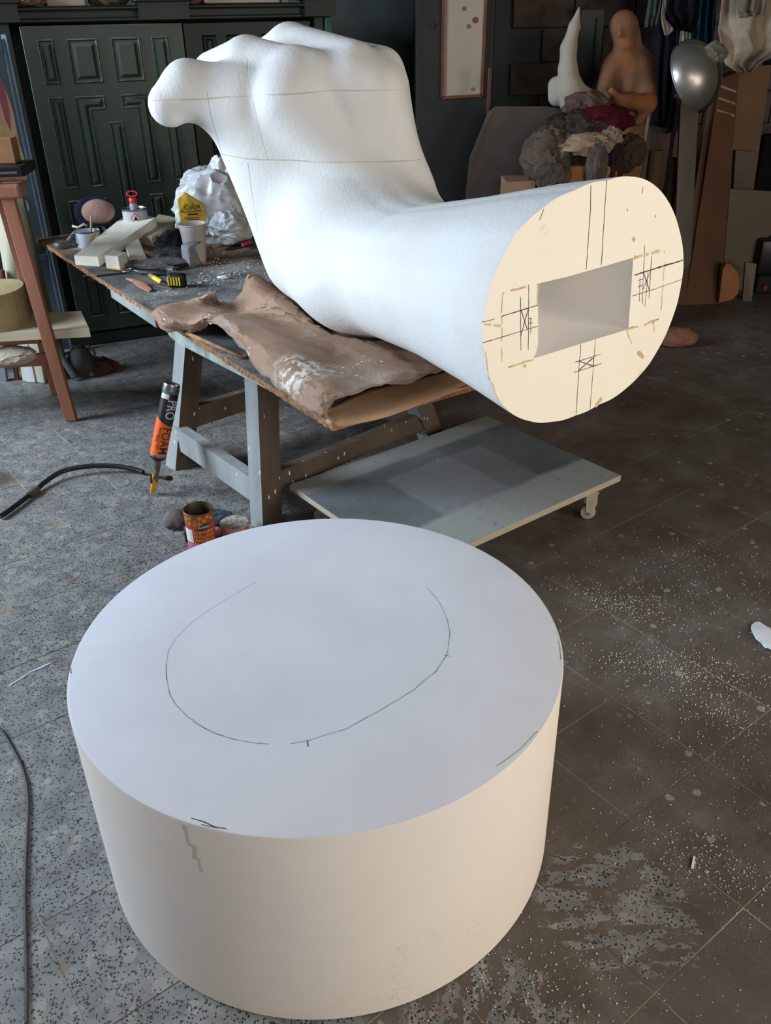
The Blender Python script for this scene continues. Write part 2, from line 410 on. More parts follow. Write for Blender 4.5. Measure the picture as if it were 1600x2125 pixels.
for ln, w in ((((0.447, 1.893, 1.345), (0.452, 1.898, 1.293), (0.456, 1.901, 1.168)), .0022), (((0.488, 1.929, 1.349), (0.498, 1.937, 1.167)), .0022), (((0.461, 1.906, 0.994), (0.463, 1.907, 0.926), (0.468, 1.911, 0.817)), .002), (((0.504, 1.942, 0.992), (0.51, 1.947, 0.81)), .0016),
    (((0.202, 1.682, 1.123), (0.232, 1.708, 1.121)), .0018), (((0.248, 1.721, 1.122), (0.335, 1.796, 1.121)), .0026), (((0.205, 1.685, 1.078), (0.277, 1.746, 1.076), (0.338, 1.799, 1.074)), .0018), (((0.603, 2.028, 1.12), (0.683, 2.096, 1.12), (0.76, 2.163, 1.119)), .0042), (((0.604, 2.029, 1.07), (0.682, 2.096, 1.068), (0.765, 2.168, 1.069)), .0018),
    (((0.291, 1.758, 1.151), (0.299, 1.766, 1.033)), .0018), (((0.309, 1.774, 1.172), (0.318, 1.782, 1.027)), .0018), (((0.294, 1.761, 1.122), (0.313, 1.777, 1.074)), .0024), (((0.312, 1.776, 1.12), (0.297, 1.764, 1.065)), .0024), (((0.319, 1.783, 1.099), (0.322, 1.785, 1.063)), .0018), (((0.315, 1.779, 1.099), (0.322, 1.785, 1.097)), .0018), (((0.316, 1.78, 1.088), (0.324, 1.787, 1.086)), .0018),
    (((0.623, 2.045, 1.185), (0.64, 2.06, 1.039)), .0018), (((0.65, 2.069, 1.153), (0.66, 2.077, 1.049)), .0022), (((0.622, 2.044, 1.108), (0.629, 2.05, 1.05)), .0018), (((0.645, 2.064, 1.117), (0.65, 2.068, 1.032)), .0018), (((0.63, 2.051, 1.121), (0.657, 2.074, 1.071)), .0026), (((0.653, 2.071, 1.118), (0.635, 2.056, 1.075)), .0026), (((0.617, 2.039, 1.104), (0.631, 2.052, 1.104)), .0022), (((0.619, 2.042, 1.088), (0.634, 2.054, 1.089)), .0022),
    (((0.45, 1.896, 0.955), (0.525, 1.96, 0.95)), .0022), (((0.449, 1.895, 0.93), (0.531, 1.965, 0.925)), .0022), (((0.463, 1.907, 0.953), (0.504, 1.942, 0.928)), .0024), (((0.503, 1.942, 0.948), (0.464, 1.908, 0.932)), .003), (((0.505, 1.943, 0.949), (0.504, 1.943, 0.927)), .002),
    (((0.683, 2.097, 0.977), (0.688, 2.101, 0.986), (0.703, 2.114, 0.985)), .0016), (((0.687, 2.1, 0.984), (0.694, 2.106, 0.955)), .0016), (((0.595, 2.021, 1.318), (0.595, 2.02, 1.305)), .0016), (((0.334, 1.795, 1.318), (0.325, 1.788, 1.298)), .0016), (((0.555, 1.986, 1.28), (0.557, 1.988, 1.274)), .0018), (((0.645, 2.064, 1.249), (0.645, 2.064, 1.243)), .0018)):
    B = MB(); ribbon(B, [onplane(q) for q in ln], w * .8, FN.tolist(), .0008); B.build('pencil_line', PENCIL, arm, fix=False)
for ln, w in ((((0.247, 1.721, 1.17), (0.289, 1.757, 1.169), (0.327, 1.79, 1.17)), .004), (((0.248, 1.721, 1.167), (0.249, 1.722, 1.11), (0.253, 1.726, 1.022)), .003), (((0.266, 1.737, 1.004), (0.332, 1.794, 1.001)), .004), (((0.209, 1.688, 1.118), (0.225, 1.702, 1.112), (0.247, 1.721, 1.1)), .005), (((0.594, 2.02, 1.163), (0.631, 2.051, 1.161), (0.676, 2.091, 1.161)), .007), (((0.691, 2.103, 1.159), (0.699, 2.111, 1.101), (0.708, 2.118, 1)), .004), (((0.606, 2.03, 0.988), (0.656, 2.073, 0.983), (0.705, 2.116, 0.985)), .006), (((0.329, 1.791, 1.168), (0.335, 1.796, 1.122)), .003), (((0.252, 1.725, 0.935), (0.225, 1.702, 0.995), (0.213, 1.692, 1.057)), .003), (((0.599, 2.024, 0.988), (0.622, 2.044, 0.945)), .004), (((0.527, 1.962, 0.816), (0.558, 1.989, 0.838)), .012), (((0.641, 2.061, 0.919), (0.669, 2.084, 0.893)), .012), (((0.573, 2.002, 1.216), (0.59, 2.017, 1.202)), .009), (((0.309, 1.774, 0.994), (0.316, 1.78, 0.991)), .006)):
    B = MB(); ribbon(B, [onplane(q) for q in ln], w, FN.tolist(), .003, .0004, .006, gap=.25); tag(B.build('glue_trace', GLUE, arm, fix=False), kind='stuff')
# ================================================================ setting: floor, walls, ceiling
TS = 0.2995; TYAW = 0.9285; TO = (0.564, 1.3905)
EU = (math.cos(TYAW), -math.sin(TYAW)); EV = (-math.sin(TYAW), -math.cos(TYAW))
def mat_floor():
    n = NT('worn_terrazzo'); co = n.coord(False); xyz = n.sep(co)
    rnd = n.n('ShaderNodeObjectInfo').outputs['Random']
    # clean terrazzo with dark, grey and ochre chips
    base = n.mix(n.ramp(n.noise(co, 14, 4), .35, .65), lin((108, 108, 107)), lin((134, 134, 131)))
    dco = n.n('ShaderNodeVectorMath', operation='ADD'); 
    nz = n.n('ShaderNodeTexNoise'); nz.inputs['Scale'].default_value = 60; n.l(co, nz.inputs['Vector'])
    sc = n.n('ShaderNodeVectorMath', operation='SCALE'); sc.inputs['Scale'].default_value = .012; n.l(nz.outputs['Color'], sc.inputs[0])
    n.l(co, dco.inputs[0]); n.l(sc.outputs[0], dco.inputs[1]); dc = dco.outputs[0]
    def chips(scale, thr, size):
        v = n.n('ShaderNodeTexVoronoi'); v.inputs['Scale'].default_value = scale; n.l(dc, v.inputs['Vector'])
        s = n.sep(v.outputs['Color'])
        return n.math('MULTIPLY', n.math('GREATER_THAN', s[0], thr), n.math('LESS_THAN', v.outputs['Distance'], size))
    base = n.mix(n.math('MULTIPLY', chips(48, .72, .42), .45), base, lin((96, 98, 98)))
    base = n.mix(n.math('MULTIPLY', chips(26, .80, .45), .5), base, lin((158, 152, 142)))
    base = n.mix(n.math('MULTIPLY', chips(24, .96, .36), .5), base, lin((150, 112, 66)))
    base = n.mix(n.math('MULTIPLY', chips(22, .97, .36), .4), base, lin((120, 62, 50)))
    base = n.mix(chips(170, .58, .42), base, lin((38, 40, 43)))
    base = n.mix(chips(120, .90, .38), base, lin((44, 48, 52)))
    # trodden-in brown grime, mostly on the side away from the door
    g = n.math('ADD', n.math('ADD', n.math('MULTIPLY', xyz[0], .50), .04), n.math('MULTIPLY', n.math('SUBTRACT', n.noise(co, 1.6, 4, .6), .5), 1.5))
    g = n.math('ADD', g, n.math('MULTIPLY', n.math('SUBTRACT', n.noise(co, 7, 5, .65, .4), .5), 1.1))
    g = n.math('ADD', g, n.math('MULTIPLY', n.math('SUBTRACT', rnd, .5), .12))
    g = n.math('ADD', g, n.math('MULTIPLY', n.ramp(xyz[1], 2.2, 3.6), .28))
    g = n.math('ADD', g, n.ramp(xyz[0], -.15, .32, 0, .62))
    def worn(cx, cy, r, amt):   # tiles scrubbed clean
        dx = n.math('SUBTRACT', xyz[0], cx); dy = n.math('SUBTRACT', xyz[1], cy)
        d = n.math('SQRT', n.math('ADD', n.math('MULTIPLY', dx, dx), n.math('MULTIPLY', dy, dy)))
        return n.ramp(d, r, r * .35, 0, -amt)
    g = n.math('ADD', g, n.math('MULTIPLY', worn(.49, 1.17, .23, 1.75), n.ramp(n.noise(n.scalevec(co, (1, 2.4, 1), (0, 0, .5)), 13, 4), .42, .56)))
    g = n.math('ADD', g, n.math('MULTIPLY', worn(.20, .86, .24, 1.5), n.ramp(n.noise(n.scalevec(co, (2.4, 1, 1), (0, 0, .2)), 13, 4), .42, .58)))
    grime = n.ramp(g, .02, .26, 0.0, .93)
    gcol = n.mix(n.ramp(n.noise(co, 5, 4), .3, .7), lin((76, 65, 56)), lin((98, 88, 80)))
    gcol = n.mix(n.ramp(n.noise(co, 2.2, 3), .5, .75), gcol, lin((96, 92, 90)))
    base = n.mix(grime, base, gcol)
    # foam dust and plaster spatter
    dust = n.math('MULTIPLY', n.ramp(n.noise(co, 2.0, 4, .6), .42, .64), n.ramp(xyz[0], -.2, .9, .25, 1))
    dm = n.math('MULTIPLY', n.math('LESS_THAN', n.voro(co, 260), .20), n.ramp(n.noise(co, 9, 4, .7), .47, .60))
    base = n.mix(n.math('MULTIPLY', n.math('MULTIPLY', dm, dust), .9), base, lin((205, 200, 186)))
    sp = n.math('MULTIPLY', n.math('LESS_THAN', n.voro(co, 70), .10), n.ramp(n.noise(co, 3, 3), .45, .55))
    base = n.mix(n.math('MULTIPLY', sp, .8), base, lin((196, 190, 176)))
    dr = n.math('MULTIPLY', n.math('LESS_THAN', n.voro(dc, 14), .15), n.ramp(n.noise(co, 1.7, 2), .5, .56))
    base = n.mix(n.math('MULTIPLY', dr, .55), base, lin((168, 166, 158)))
    base = n.mix(worn(-1.64, 3.24, .10, -.8), base, lin((70, 50, 38)))
    haze = n.ramp(n.noise(co, 3.5, 6, .7), .52, .72, 0, .28)
    base = n.mix(haze, base, lin((150, 146, 136)))
    n.color(base)
    n.rough(n.ramp(n.noise(co, 8, 4), .3, .7, .36, .62)); n.b.inputs['Specular IOR Level'].default_value = .45
    n.bump(n.noise(co, 45, 4), .12, .003)
    return n.m
FLOOR = mat_floor()
grout = simple('tile_joint_dirt', (176, 170, 158), (120, 110, 98), 3, .9)
B = MB(); B.box((0.4, 1.8, -.0520), (8.6, 9.6, .1)); floor = B.build('floor', grout); tag(floor, kind='structure')
def proj(p):
    d = V(p) - V((0, 0, 1.65)); D = d.dot(F_); 
    return (800 + 1772.1 * d.dot(rx) / D, 1062.5 - 1772.1 * d.dot(ux) / D, D) if D > .1 else (0, 0, -1)
tm = bpy.data.meshes.new('floor_tile'); B = MB(); h = TS / 2 - .0017
B.box((0, 0, -.004), (2 * h, 2 * h, .008)); B.b.to_mesh(tm); tm.materials.append(FLOOR)
cells = []
for i in range(-30, 16):
    for j in range(-24, 18):
        x = TO[0] + TS * ((i + .5) * EU[0] + (j + .5) * EV[0]); y = TO[1] + TS * ((i + .5) * EU[1] + (j + .5) * EV[1])
        if not (-3.6 < x < 4.4 and -2.7 < y < 6.3): continue
        px, py, D = proj((x, y, 0))
        cells.append((D if (D > 0 and -220 < px < 1820 and 500 < py < 2350) else 99 + abs(D), x, y))
cells.sort(); rng = random.Random(4)
for k, (D, x, y) in enumerate(cells[:296]):
    o = bpy.data.objects.new('tile', tm); C.objects.link(o); o.parent = floor
    o.location = (x, y, -.0005 + rng.uniform(-.0006, .0004)); o.rotation_euler = (rng.uniform(-.0015, .0015), rng.uniform(-.0015, .0015), -TYAW + rng.uniform(-.002, .002))
B = MB()
rot = Matrix.Rotation(-TYAW, 3, 'Z')
for D, x, y in cells[296:]: B.box((x, y, -.0047), (2 * h, 2 * h, .008), rot)
tag(B.build('outlying_tiles', FLOOR, floor), kind='stuff')

WALLM = simple('slate_grey_wall_paint', (74, 82, 80), (60, 66, 64), 2.5, .8, bump=.15, bscale=20, spec=.2)
DARKW = simple('dark_dirty_plaster', (66, 62, 57), (50, 46, 42), 3, .9, bump=.2, bscale=12, spec=.1)
def wall(name, cen, size, m): B = MB(); B.box(cen, size); return tag(B.build(name, m), kind='structure')
wb = wall('wall_back', (0.4, 6.5, 1.6), (8.6, .1, 3.4), WALLM)
wall('wall_right', (4.65, 1.9, 1.6), (.1, 9.3, 3.4), DARKW)
wl = wall('wall_left', (-3.95, 5.3, 1.6), (.1, 2.5, 3.4), DARKW)
B = MB(); B.box((-3.95, -.35, 1.6), (.1, 4.9, 3.4)); B.build('light_blocking_wall', DARKW, wl)  # unseen wall piece, added to keep the left light off the near floor
B = MB(); B.box((-3.95, 3.075, 3.2), (.1, 1.95, .2)); B.build('doorway_lintel', DARKW, wl)
wall('ceiling', (0.4, 2.6, 3.35), (8.7, 8.0, .1), DARKW)
# wall of dark hollow blocks at the back right
BLK = simple('sooty_concrete_block', (96, 84, 76), (72, 63, 58), 9, .95, bump=.5, bscale=50, spec=.1)
bme = bpy.data.meshes.new('concrete_block'); B = MB(); B.box((0, 0, 0), (.392, .05, .192), bev=.006); B.b.to_mesh(bme); bme.materials.append(BLK)
for r in range(9):
    for c in range(8):
        o = bpy.data.objects.new('concrete_block', bme); C.objects.link(o); o.parent = wb
        o.location = (1.10 + c * .40 + (r % 2) * .2, 6.43 + rng.uniform(-.004, .004), .5 + r * .2)
        o.rotation_euler = (0, 0, rng.uniform(-.004, .004))

# ================================================================ plaster coated foam drum
def mat_drum():
    n = NT('sanded_cream_foam_and_plaster'); co = n.coord(False)
    b = n.mix(n.ramp(n.noise(co, 3, 4, .6), .35, .65), lin((217, 219, 226)), lin((208, 210, 217)))  # top coat; the cool cast of the daylight is painted into its colour
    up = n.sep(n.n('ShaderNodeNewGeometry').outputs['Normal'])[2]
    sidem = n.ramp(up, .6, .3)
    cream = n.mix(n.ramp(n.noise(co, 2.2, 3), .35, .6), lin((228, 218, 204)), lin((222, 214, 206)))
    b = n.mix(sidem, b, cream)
    pk = n.math('MULTIPLY', n.ramp(n.noise(co, 7, 4), .60, .70), n.ramp(n.noise(co, 40, 4), .40, .55))
    b = n.mix(n.math('MULTIPLY', n.math('MULTIPLY', pk, .35), n.math('ADD', n.math('MULTIPLY', sidem, .75), .25)), b, lin((230, 208, 184)))
    sc = n.ramp(n.voro(n.scalevec(co, (1, 1, .5)), 70, feature='DISTANCE_TO_EDGE'), .02, .005)
    sc = n.math('MULTIPLY', n.math('MULTIPLY', sc, sidem), n.ramp(n.noise(co, 5, 3), .58, .64))
    b = n.mix(n.math('MULTIPLY', sc, .35), b, lin((150, 128, 100)))
    n.color(b); n.rough(.7); n.b.inputs['Specular IOR Level'].default_value = .25
    n.bump(n.noise(co, 18, 5), .06, .004)
    return n.m
DX, DY, DR, DH = -.149, 1.4475, .5135, .514
drum = thing('foam_drum', 'large low white foam drum with a pencilled oval on its top, in the foreground', 'drum', (DX, DY, 0))
B = MB(); B.lathe([(0, 0), (DR - .003, 0), (DR, .003), (DR, DH - .006), (DR - .002, DH - .002), (DR - .007, DH), (DR * .6, DH), (0, DH)], (DX, DY, 0), 192)
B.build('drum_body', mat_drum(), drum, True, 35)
B = MB(); zt = DH
for ln, w in ((((-0.31, 1.667, 0.514), (-0.396, 1.567, 0.514), (-0.43, 1.518, 0.514), (-0.454, 1.468, 0.514), (-0.463, 1.419, 0.514), (-0.458, 1.373, 0.514)), .0009),
    (((-0.458, 1.373, 0.514), (-0.448, 1.328, 0.514), (-0.433, 1.285, 0.514), (-0.413, 1.252, 0.514), (-0.384, 1.218, 0.514), (-0.341, 1.183, 0.514)), .0016),
    (((-0.341, 1.183, 0.514), (-0.303, 1.163, 0.514), (-0.256, 1.148, 0.514), (-0.221, 1.143, 0.514)), .0013), (((-0.373, 1.205, 0.514), (-0.331, 1.175, 0.514), (-0.284, 1.155, 0.514)), .001),
    (((-0.182, 1.143, 0.514), (-0.151, 1.149, 0.514), (-0.081, 1.178, 0.514), (-0.018, 1.225, 0.514), (0.044, 1.277, 0.514), (0.095, 1.334, 0.514), (0.119, 1.383, 0.514)), .0015),
    (((0.119, 1.383, 0.514), (0.127, 1.422, 0.514), (0.132, 1.463, 0.514), (0.128, 1.514, 0.514), (0.117, 1.569, 0.514), (0.092, 1.629, 0.514)), .0013),
    (((-0.153, 1.151, 0.514), (-0.15, 1.134, 0.514)), .0026), (((0.115, 1.384, 0.514), (0.128, 1.379, 0.514)), .0022),
    (((-0.334, 0.979, 0.514), (-0.309, 0.97, 0.514), (-0.288, 0.958, 0.514)), .003), (((-0.314, 0.965, 0.514), (-0.272, 0.956, 0.514)), .0022),
    (((0.271, 1.16, 0.514), (0.249, 1.136, 0.514), (0.231, 1.116, 0.514), (0.209, 1.096, 0.514), (0.184, 1.077, 0.514)), .0012), (((0.359, 1.421, 0.514), (0.351, 1.359, 0.514)), .002), (((-0.658, 1.377, 0.514), (-0.647, 1.352, 0.514)), .002)):
    B = MB(); ribbon(B, [V((q[0], q[1], zt)) for q in ln], w * .55, (0, 0, 1), .0012, .0005, .01); B.build('pencil_stroke', PENCIL, drum, fix=False)
# drip and scuffs down the side of the drum
B = MB()
for px, s0, s1, w in (((-0.344, 0.968, 0.5), .505, .455, .008), ((-0.338, 0.964, 0.5), .462, .425, .010), ((-0.331, 0.96, 0.5), .43, .395, .006)):
    a = math.atan2(px[1] - DY, px[0] - DX); nr = V((math.cos(a), math.sin(a), 0))
    ribbon(B, [V((DX, DY, s0)) + nr * (DR + .0005), V((DX, DY, s1)) + nr * (DR + .0005)], w, nr, .004, .0002, .008)
tag(B.build('dried_drip', simple('dried_drip', (210, 200, 186), rough=.5), drum, fix=False), 'tan drip run down the side', kind='stuff')

B = MB(); ribbon(B, [(-1.106, 1.914, 0), (-1.068, 1.972, 0), (-1.019, 2.015, 0)], .007, (0, 0, 1), .002, .0004, .01)
B.build('plaster_streak', simple('plaster_streak', (186, 190, 194), rough=.8), floor, fix=False)
# ================================================================ work table: trestle stand + chipboard top
GREYP = simple('weathered_grey_paint', (150, 154, 152), (120, 123, 122), 5, .75, bump=.25, bscale=30, drips=.5, stretch=(1, 1, .25), spec=.25)
OLDW = simple('dirty_brown_wood', (96, 84, 72), (74, 64, 55), 6, .8, bump=.3, bscale=40, drips=.5, stretch=(1, 1, .2), spec=.2)
MINT = simple('peeling_mint_paint', (160, 172, 162), (120, 124, 116), 12, .75, bump=.4, bscale=30, spec=.2)
stand = thing('trestle_stand', 'heavy grey painted wooden trestle with four square legs under the chipboard top', 'trestle', (-.4, 3.2, 0))
AB = V((.70, -.714, 0)); BC = V((.65, .76, 0)).normalized()
def leg(bot, top, wa, wb):
    bot, top = V(bot), V(top); p = []
    for q in (bot, top):
        p += [q, q + AB * -wa * 0, q, q]
        p[-4:] = [q, q - AB * wa, q - AB * wa + BC * wb, q + BC * wb]
    B = MB(); B.hexa(p)
    m = B.build('leg', OLDW, stand)
    m.data.materials.append(GREYP)
    for f in m.data.polygons:
        if f.normal.dot(BC) < -.5: f.material_index = 1  # grey paint on left-front faces only; door light is painted into this split
    return m
# corner nearest the camera of each leg, bottom and top
lA0 = V((-0.898, 3.281, 0)); lA1 = V((-0.807, 3.36, 0.488)); lA1 = lA0 + (lA1 - lA0) * (.672 / lA1.z)
lB0 = V((-0.462, 2.756, 0)); lB1 = V((-0.441, 2.84, 0.562)); lB1 = lB0 + (lB1 - lB0) * (.672 / lB1.z)
leg(lA0, lA1, .075, .10); leg(lB0, lB1, .075, .10)
lC0 = V((.22, 3.42, 0)); lC1 = V((0.134, 3.3, 0.275)); lC1 = lC0 + (lC1 - lC0) * (.672 / lC1.z)
leg(lC0, lC1, .075, .10)
lD0 = lA0 + (lC0 - lB0) * .98; lD1 = lA1 + (lC1 - lB1) * .98
leg(lD0, lD1, .075, .10)
def at(a, b, z): return a + (b - a) * (z / b.z)
B = MB(); B.bar(at(lA0, lA1, .135) + BC * .03 - AB * .05, at(lB0, lB1, .135) + BC * .03 - AB * .06, .045, .105); B.build('stretcher', GREYP, stand)
B = MB(); B.bar(at(lB0, lB1, .16) + BC * .05 - AB * .03, at(lC0, lC1, .16) + BC * .03 - AB * .03, .04, .08); B.build('stretcher', OLDW, stand)
B = MB(); B.bar(at(lA0, lA1, .20) + BC * .05 - AB * .03, at(lD0, lD1, .20) + BC * .03 - AB * .03, .04, .09); B.build('stretcher', OLDW, stand)
B = MB(); B.bar(at(lD0, lD1, .14) + BC * .03 - AB * .03, at(lC0, lC1, .14) + BC * .03 - AB * .03, .04, .09); B.build('stretcher', OLDW, stand)
# top rails: the mint one runs under the near long edge of the board
tdir = (V((-0.14, 2.151, 0.7)) - V((-1.811, 4.651, 0.7))).normalized(); tn = V((tdir.y * -1, tdir.x, 0)); tn = tn if tn.y > 0 else -tn
e0 = V((-0.79, 3.247, 0.6)); 
r0 = V((-0.838, 3.22, 0.61)); r1 = V((-0.372, 2.648, 0.61))
B = MB(); d_ = (r1 - r0).normalized(); L_ = (r1 - r0).length; nn_ = V((-d_.y, d_.x, 0))
pr_ = [(0.0, .072), (L_, .072), (L_, -.005), (.11, .0), (.045, .012), (.012, .032)]
B.prism([r0 + d_ * a + V((0, 0, b)) for a, b in pr_], nn_ * .045 if nn_.y > 0 else -nn_ * .045)
tag(B.build('top_rail', MINT, stand), 'rail with peeling mint paint and a rounded end')
B = MB(); B.bar(lA1 + V((0, 0, -.045)) + BC * .05 - AB * .04, lB1 + V((0, 0, -.045)) + BC * .05 - AB * .04, .05, .09); B.build('top_rail', GREYP, stand)
B = MB(); B.bar(lD1 + V((0, 0, -.045)) + BC * .03 - AB * .04, lC1 + V((0, 0, -.045)) + BC * .03 - AB * .04, .05, .09); B.build('top_rail', OLDW, stand)
B = MB(); B.bar(lB1 + V((0, 0, -.04)) + BC * .05 - AB * .04, lC1 + V((0, 0, -.04)) + BC * .03 - AB * .04, .05, .08); B.build('top_rail', OLDW, stand)
B = MB(); B.bar(lA1 + V((0, 0, -.04)) + BC * .05 - AB * .04, lD1 + V((0, 0, -.04)) + BC * .03 - AB * .04, .05, .08); B.build('top_rail', OLDW, stand)

def mat_board():
    n = NT('dusty_chipboard_top'); co = n.coord(False)
    up = n.sep(n.n('ShaderNodeNewGeometry').outputs['Normal'])[2]
    x = n.sep(co)
    brown = n.mix(n.ramp(n.noise(co, 8, 4), .35, .65), lin((112, 92, 76)), lin((134, 112, 94)))
    grey = n.mix(n.ramp(n.noise(co, 6, 5), .35, .65), lin((84, 84, 82)), lin((112, 111, 108)))
    m = n.ramp(n.math('ADD', n.math('SUBTRACT', x[1], n.math('MULTIPLY', x[0], -.35)), n.math('MULTIPLY', n.noise(co, 3, 3), .3)), 3.74, 3.86, 1, 0)
    top = n.mix(m, brown, grey)
    edge = n.mix(n.ramp(n.noise(co, 70, 4), .35, .65), lin((160, 118, 84)), lin((112, 76, 52)))
    b = n.mix(n.ramp(up, .5, .8), edge, top)
    du = n.math('MULTIPLY', n.ramp(n.noise(co, 4, 5, .7), .48, .68), n.ramp(n.noise(co, 60, 3), .40, .60, .25, 1))
    b = n.mix(n.math('MULTIPLY', du, n.ramp(up, .5, .8, 0, .75)), b, lin((190, 190, 188)))
    sp = n.math('MULTIPLY', n.math('LESS_THAN', n.voro(co, 150), .16), n.ramp(n.noise(co, 6, 3), .45, .55))
    b = n.mix(n.math('MULTIPLY', sp, n.ramp(up, .5, .8, .1, .9)), b, lin((225, 225, 222)))
    n.color(b); n.rough(.8); n.b.inputs['Specular IOR Level'].default_value = .2; n.bump(n.noise(co, 90, 4), .45, .006)
    return n.m
BOARD = mat_board()
t1 = V((-1.811, 4.651, 0.7)); t2 = V((-0.14, 2.151, 0.7)); t3 = V((0.255, 2.413, 0.7)); wdir = (t3 - t2).normalized() * 1.22
top = thing('chipboard_table_top', 'long worn chipboard sheet laid over the trestle as a work top', 'tabletop', (-.6, 3.6, .68))
B = MB(); n_ = 260; random.seed(3); up_, lo_ = [], []
poly = [t1.lerp(t2, i / n_) for i in range(n_ + 1)] + [t2 + wdir * (i / 8) for i in range(1, 9)] + [t1 + wdir]
for i, q in enumerate(poly):
    j = random.uniform(-.0015, .002) + .003 * noise.noise(q * 9) if i < n_ else 0
    up_.append(B.b.verts.new(q + wdir.normalized() * j)); lo_.append(B.b.verts.new(q + wdir.normalized() * (j + random.uniform(-.002, .004)) - V((0, 0, .022))))
B.b.faces.new(up_); B.b.faces.new(lo_[::-1])
for i in range(len(poly)): k = (i + 1) % len(poly); B.b.faces.new((up_[i], up_[k], lo_[k], lo_[i]))
B.build('sheet', BOARD, top)
# grey batten fixed under the far end of the edge
b0 = V((-1.174, 3.691, 0.665)); b1 = V((-0.881, 3.243, 0.665))
B = MB(); B.bar(b0 + wdir.normalized() * .03, b1 + wdir.normalized() * .03, .045, .05); tag(B.build('batten', GREYP, top), 'grey batten under the board edge')
# shallow tray of thin wood lying near the front edge
tr = thing('wooden_tray', 'thin dark tray with a wooden rim lying beside the brown paper', 'tray', (-0.56, 2.848, 0.7))
c0, c1, c2, c3 = V((-0.7, 2.975, 0.705)), V((-0.459, 2.695, 0.705)), V((-0.376, 2.77, 0.705)), V((-0.624, 3.094, 0.705))
B = MB(); B.hexa([c0 - V((0,0,.004)), c1 - V((0,0,.004)), c2 - V((0,0,.004)), c3 - V((0,0,.004)), c0, c1, c2, c3]); B.build('tray_base', simple('tray_dark', (70, 72, 74), (92, 94, 96), 12, .6), tr)
RIM = simple('raw_wood_rim', (168, 128, 92), (130, 92, 62), 20, .8, bump=.3)
for a, b in ((c0, c1), (c1, c2)):
    B = MB(); B.tube([a, a.lerp(b, .5), b], .007, 8); B.build('rim', RIM, tr, True)

# ================================================================ kraft paper
def catmull(p0, p1, p2, p3, t): return p1 + (p2 - p0) * (.5 * t) + (p0 * 2 - p1 * 5 + p2 * 4 - p3) * (.5 * t * t) + (p1 * 3 - p0 - p2 * 3 + p3) * (.5 * t ** 3)
def surf(grid, su, sv):
    def line(pts, k):
        pts = [pts[0] * 2 - pts[1]] + pts + [pts[-1] * 2 - pts[-2]]; out = []
        for i in range(1, len(pts) - 2):
            out += [catmull(pts[i - 1], pts[i], pts[i + 1], pts[i + 2], t / k) for t in range(k)]
        return out + [pts[-2]]
    rows = [line(r, sv) for r in grid]
    cols = [line([rows[i][j] for i in range(len(rows))], su) for j in range(len(rows[0]))]
    return cols
KRAFT = NT('brown_kraft_paper'); co = KRAFT.coord(False)
b_ = KRAFT.mix(KRAFT.ramp(KRAFT.noise(co, 4, 4), .35, .65), lin((158, 128, 106)), lin((140, 112, 92)))
b_ = KRAFT.mix(KRAFT.ramp(KRAFT.noise(co, 3.3, 4, .6), .48, .68, 0, .6), b_, lin((168, 156, 146)))
sp_ = KRAFT.math('MULTIPLY', KRAFT.math('LESS_THAN', KRAFT.voro(co, 42), .20), KRAFT.ramp(KRAFT.noise(co, 3.1, 3), .56, .60))
b_ = KRAFT.mix(sp_, b_, lin((226, 222, 212)))
pa = KRAFT.n('ShaderNodeVectorMath', operation='DISTANCE'); KRAFT.l(co, pa.inputs[0]); pa.inputs[1].default_value = (-0.236, 2.36, 0.77)
pm = KRAFT.math('MULTIPLY', KRAFT.ramp(pa.outputs['Value'], .13, .05), KRAFT.ramp(KRAFT.noise(co, 38, 4, .7), .47, .56))
b_ = KRAFT.mix(pm, b_, lin((214, 208, 198)))
KRAFT.color(b_); KRAFT.rough(.72); KRAFT.b.inputs['Specular IOR Level'].default_value = .25
KRAFT.bump(KRAFT.noise(co, 22, 4, .6, .6), .35, .012)
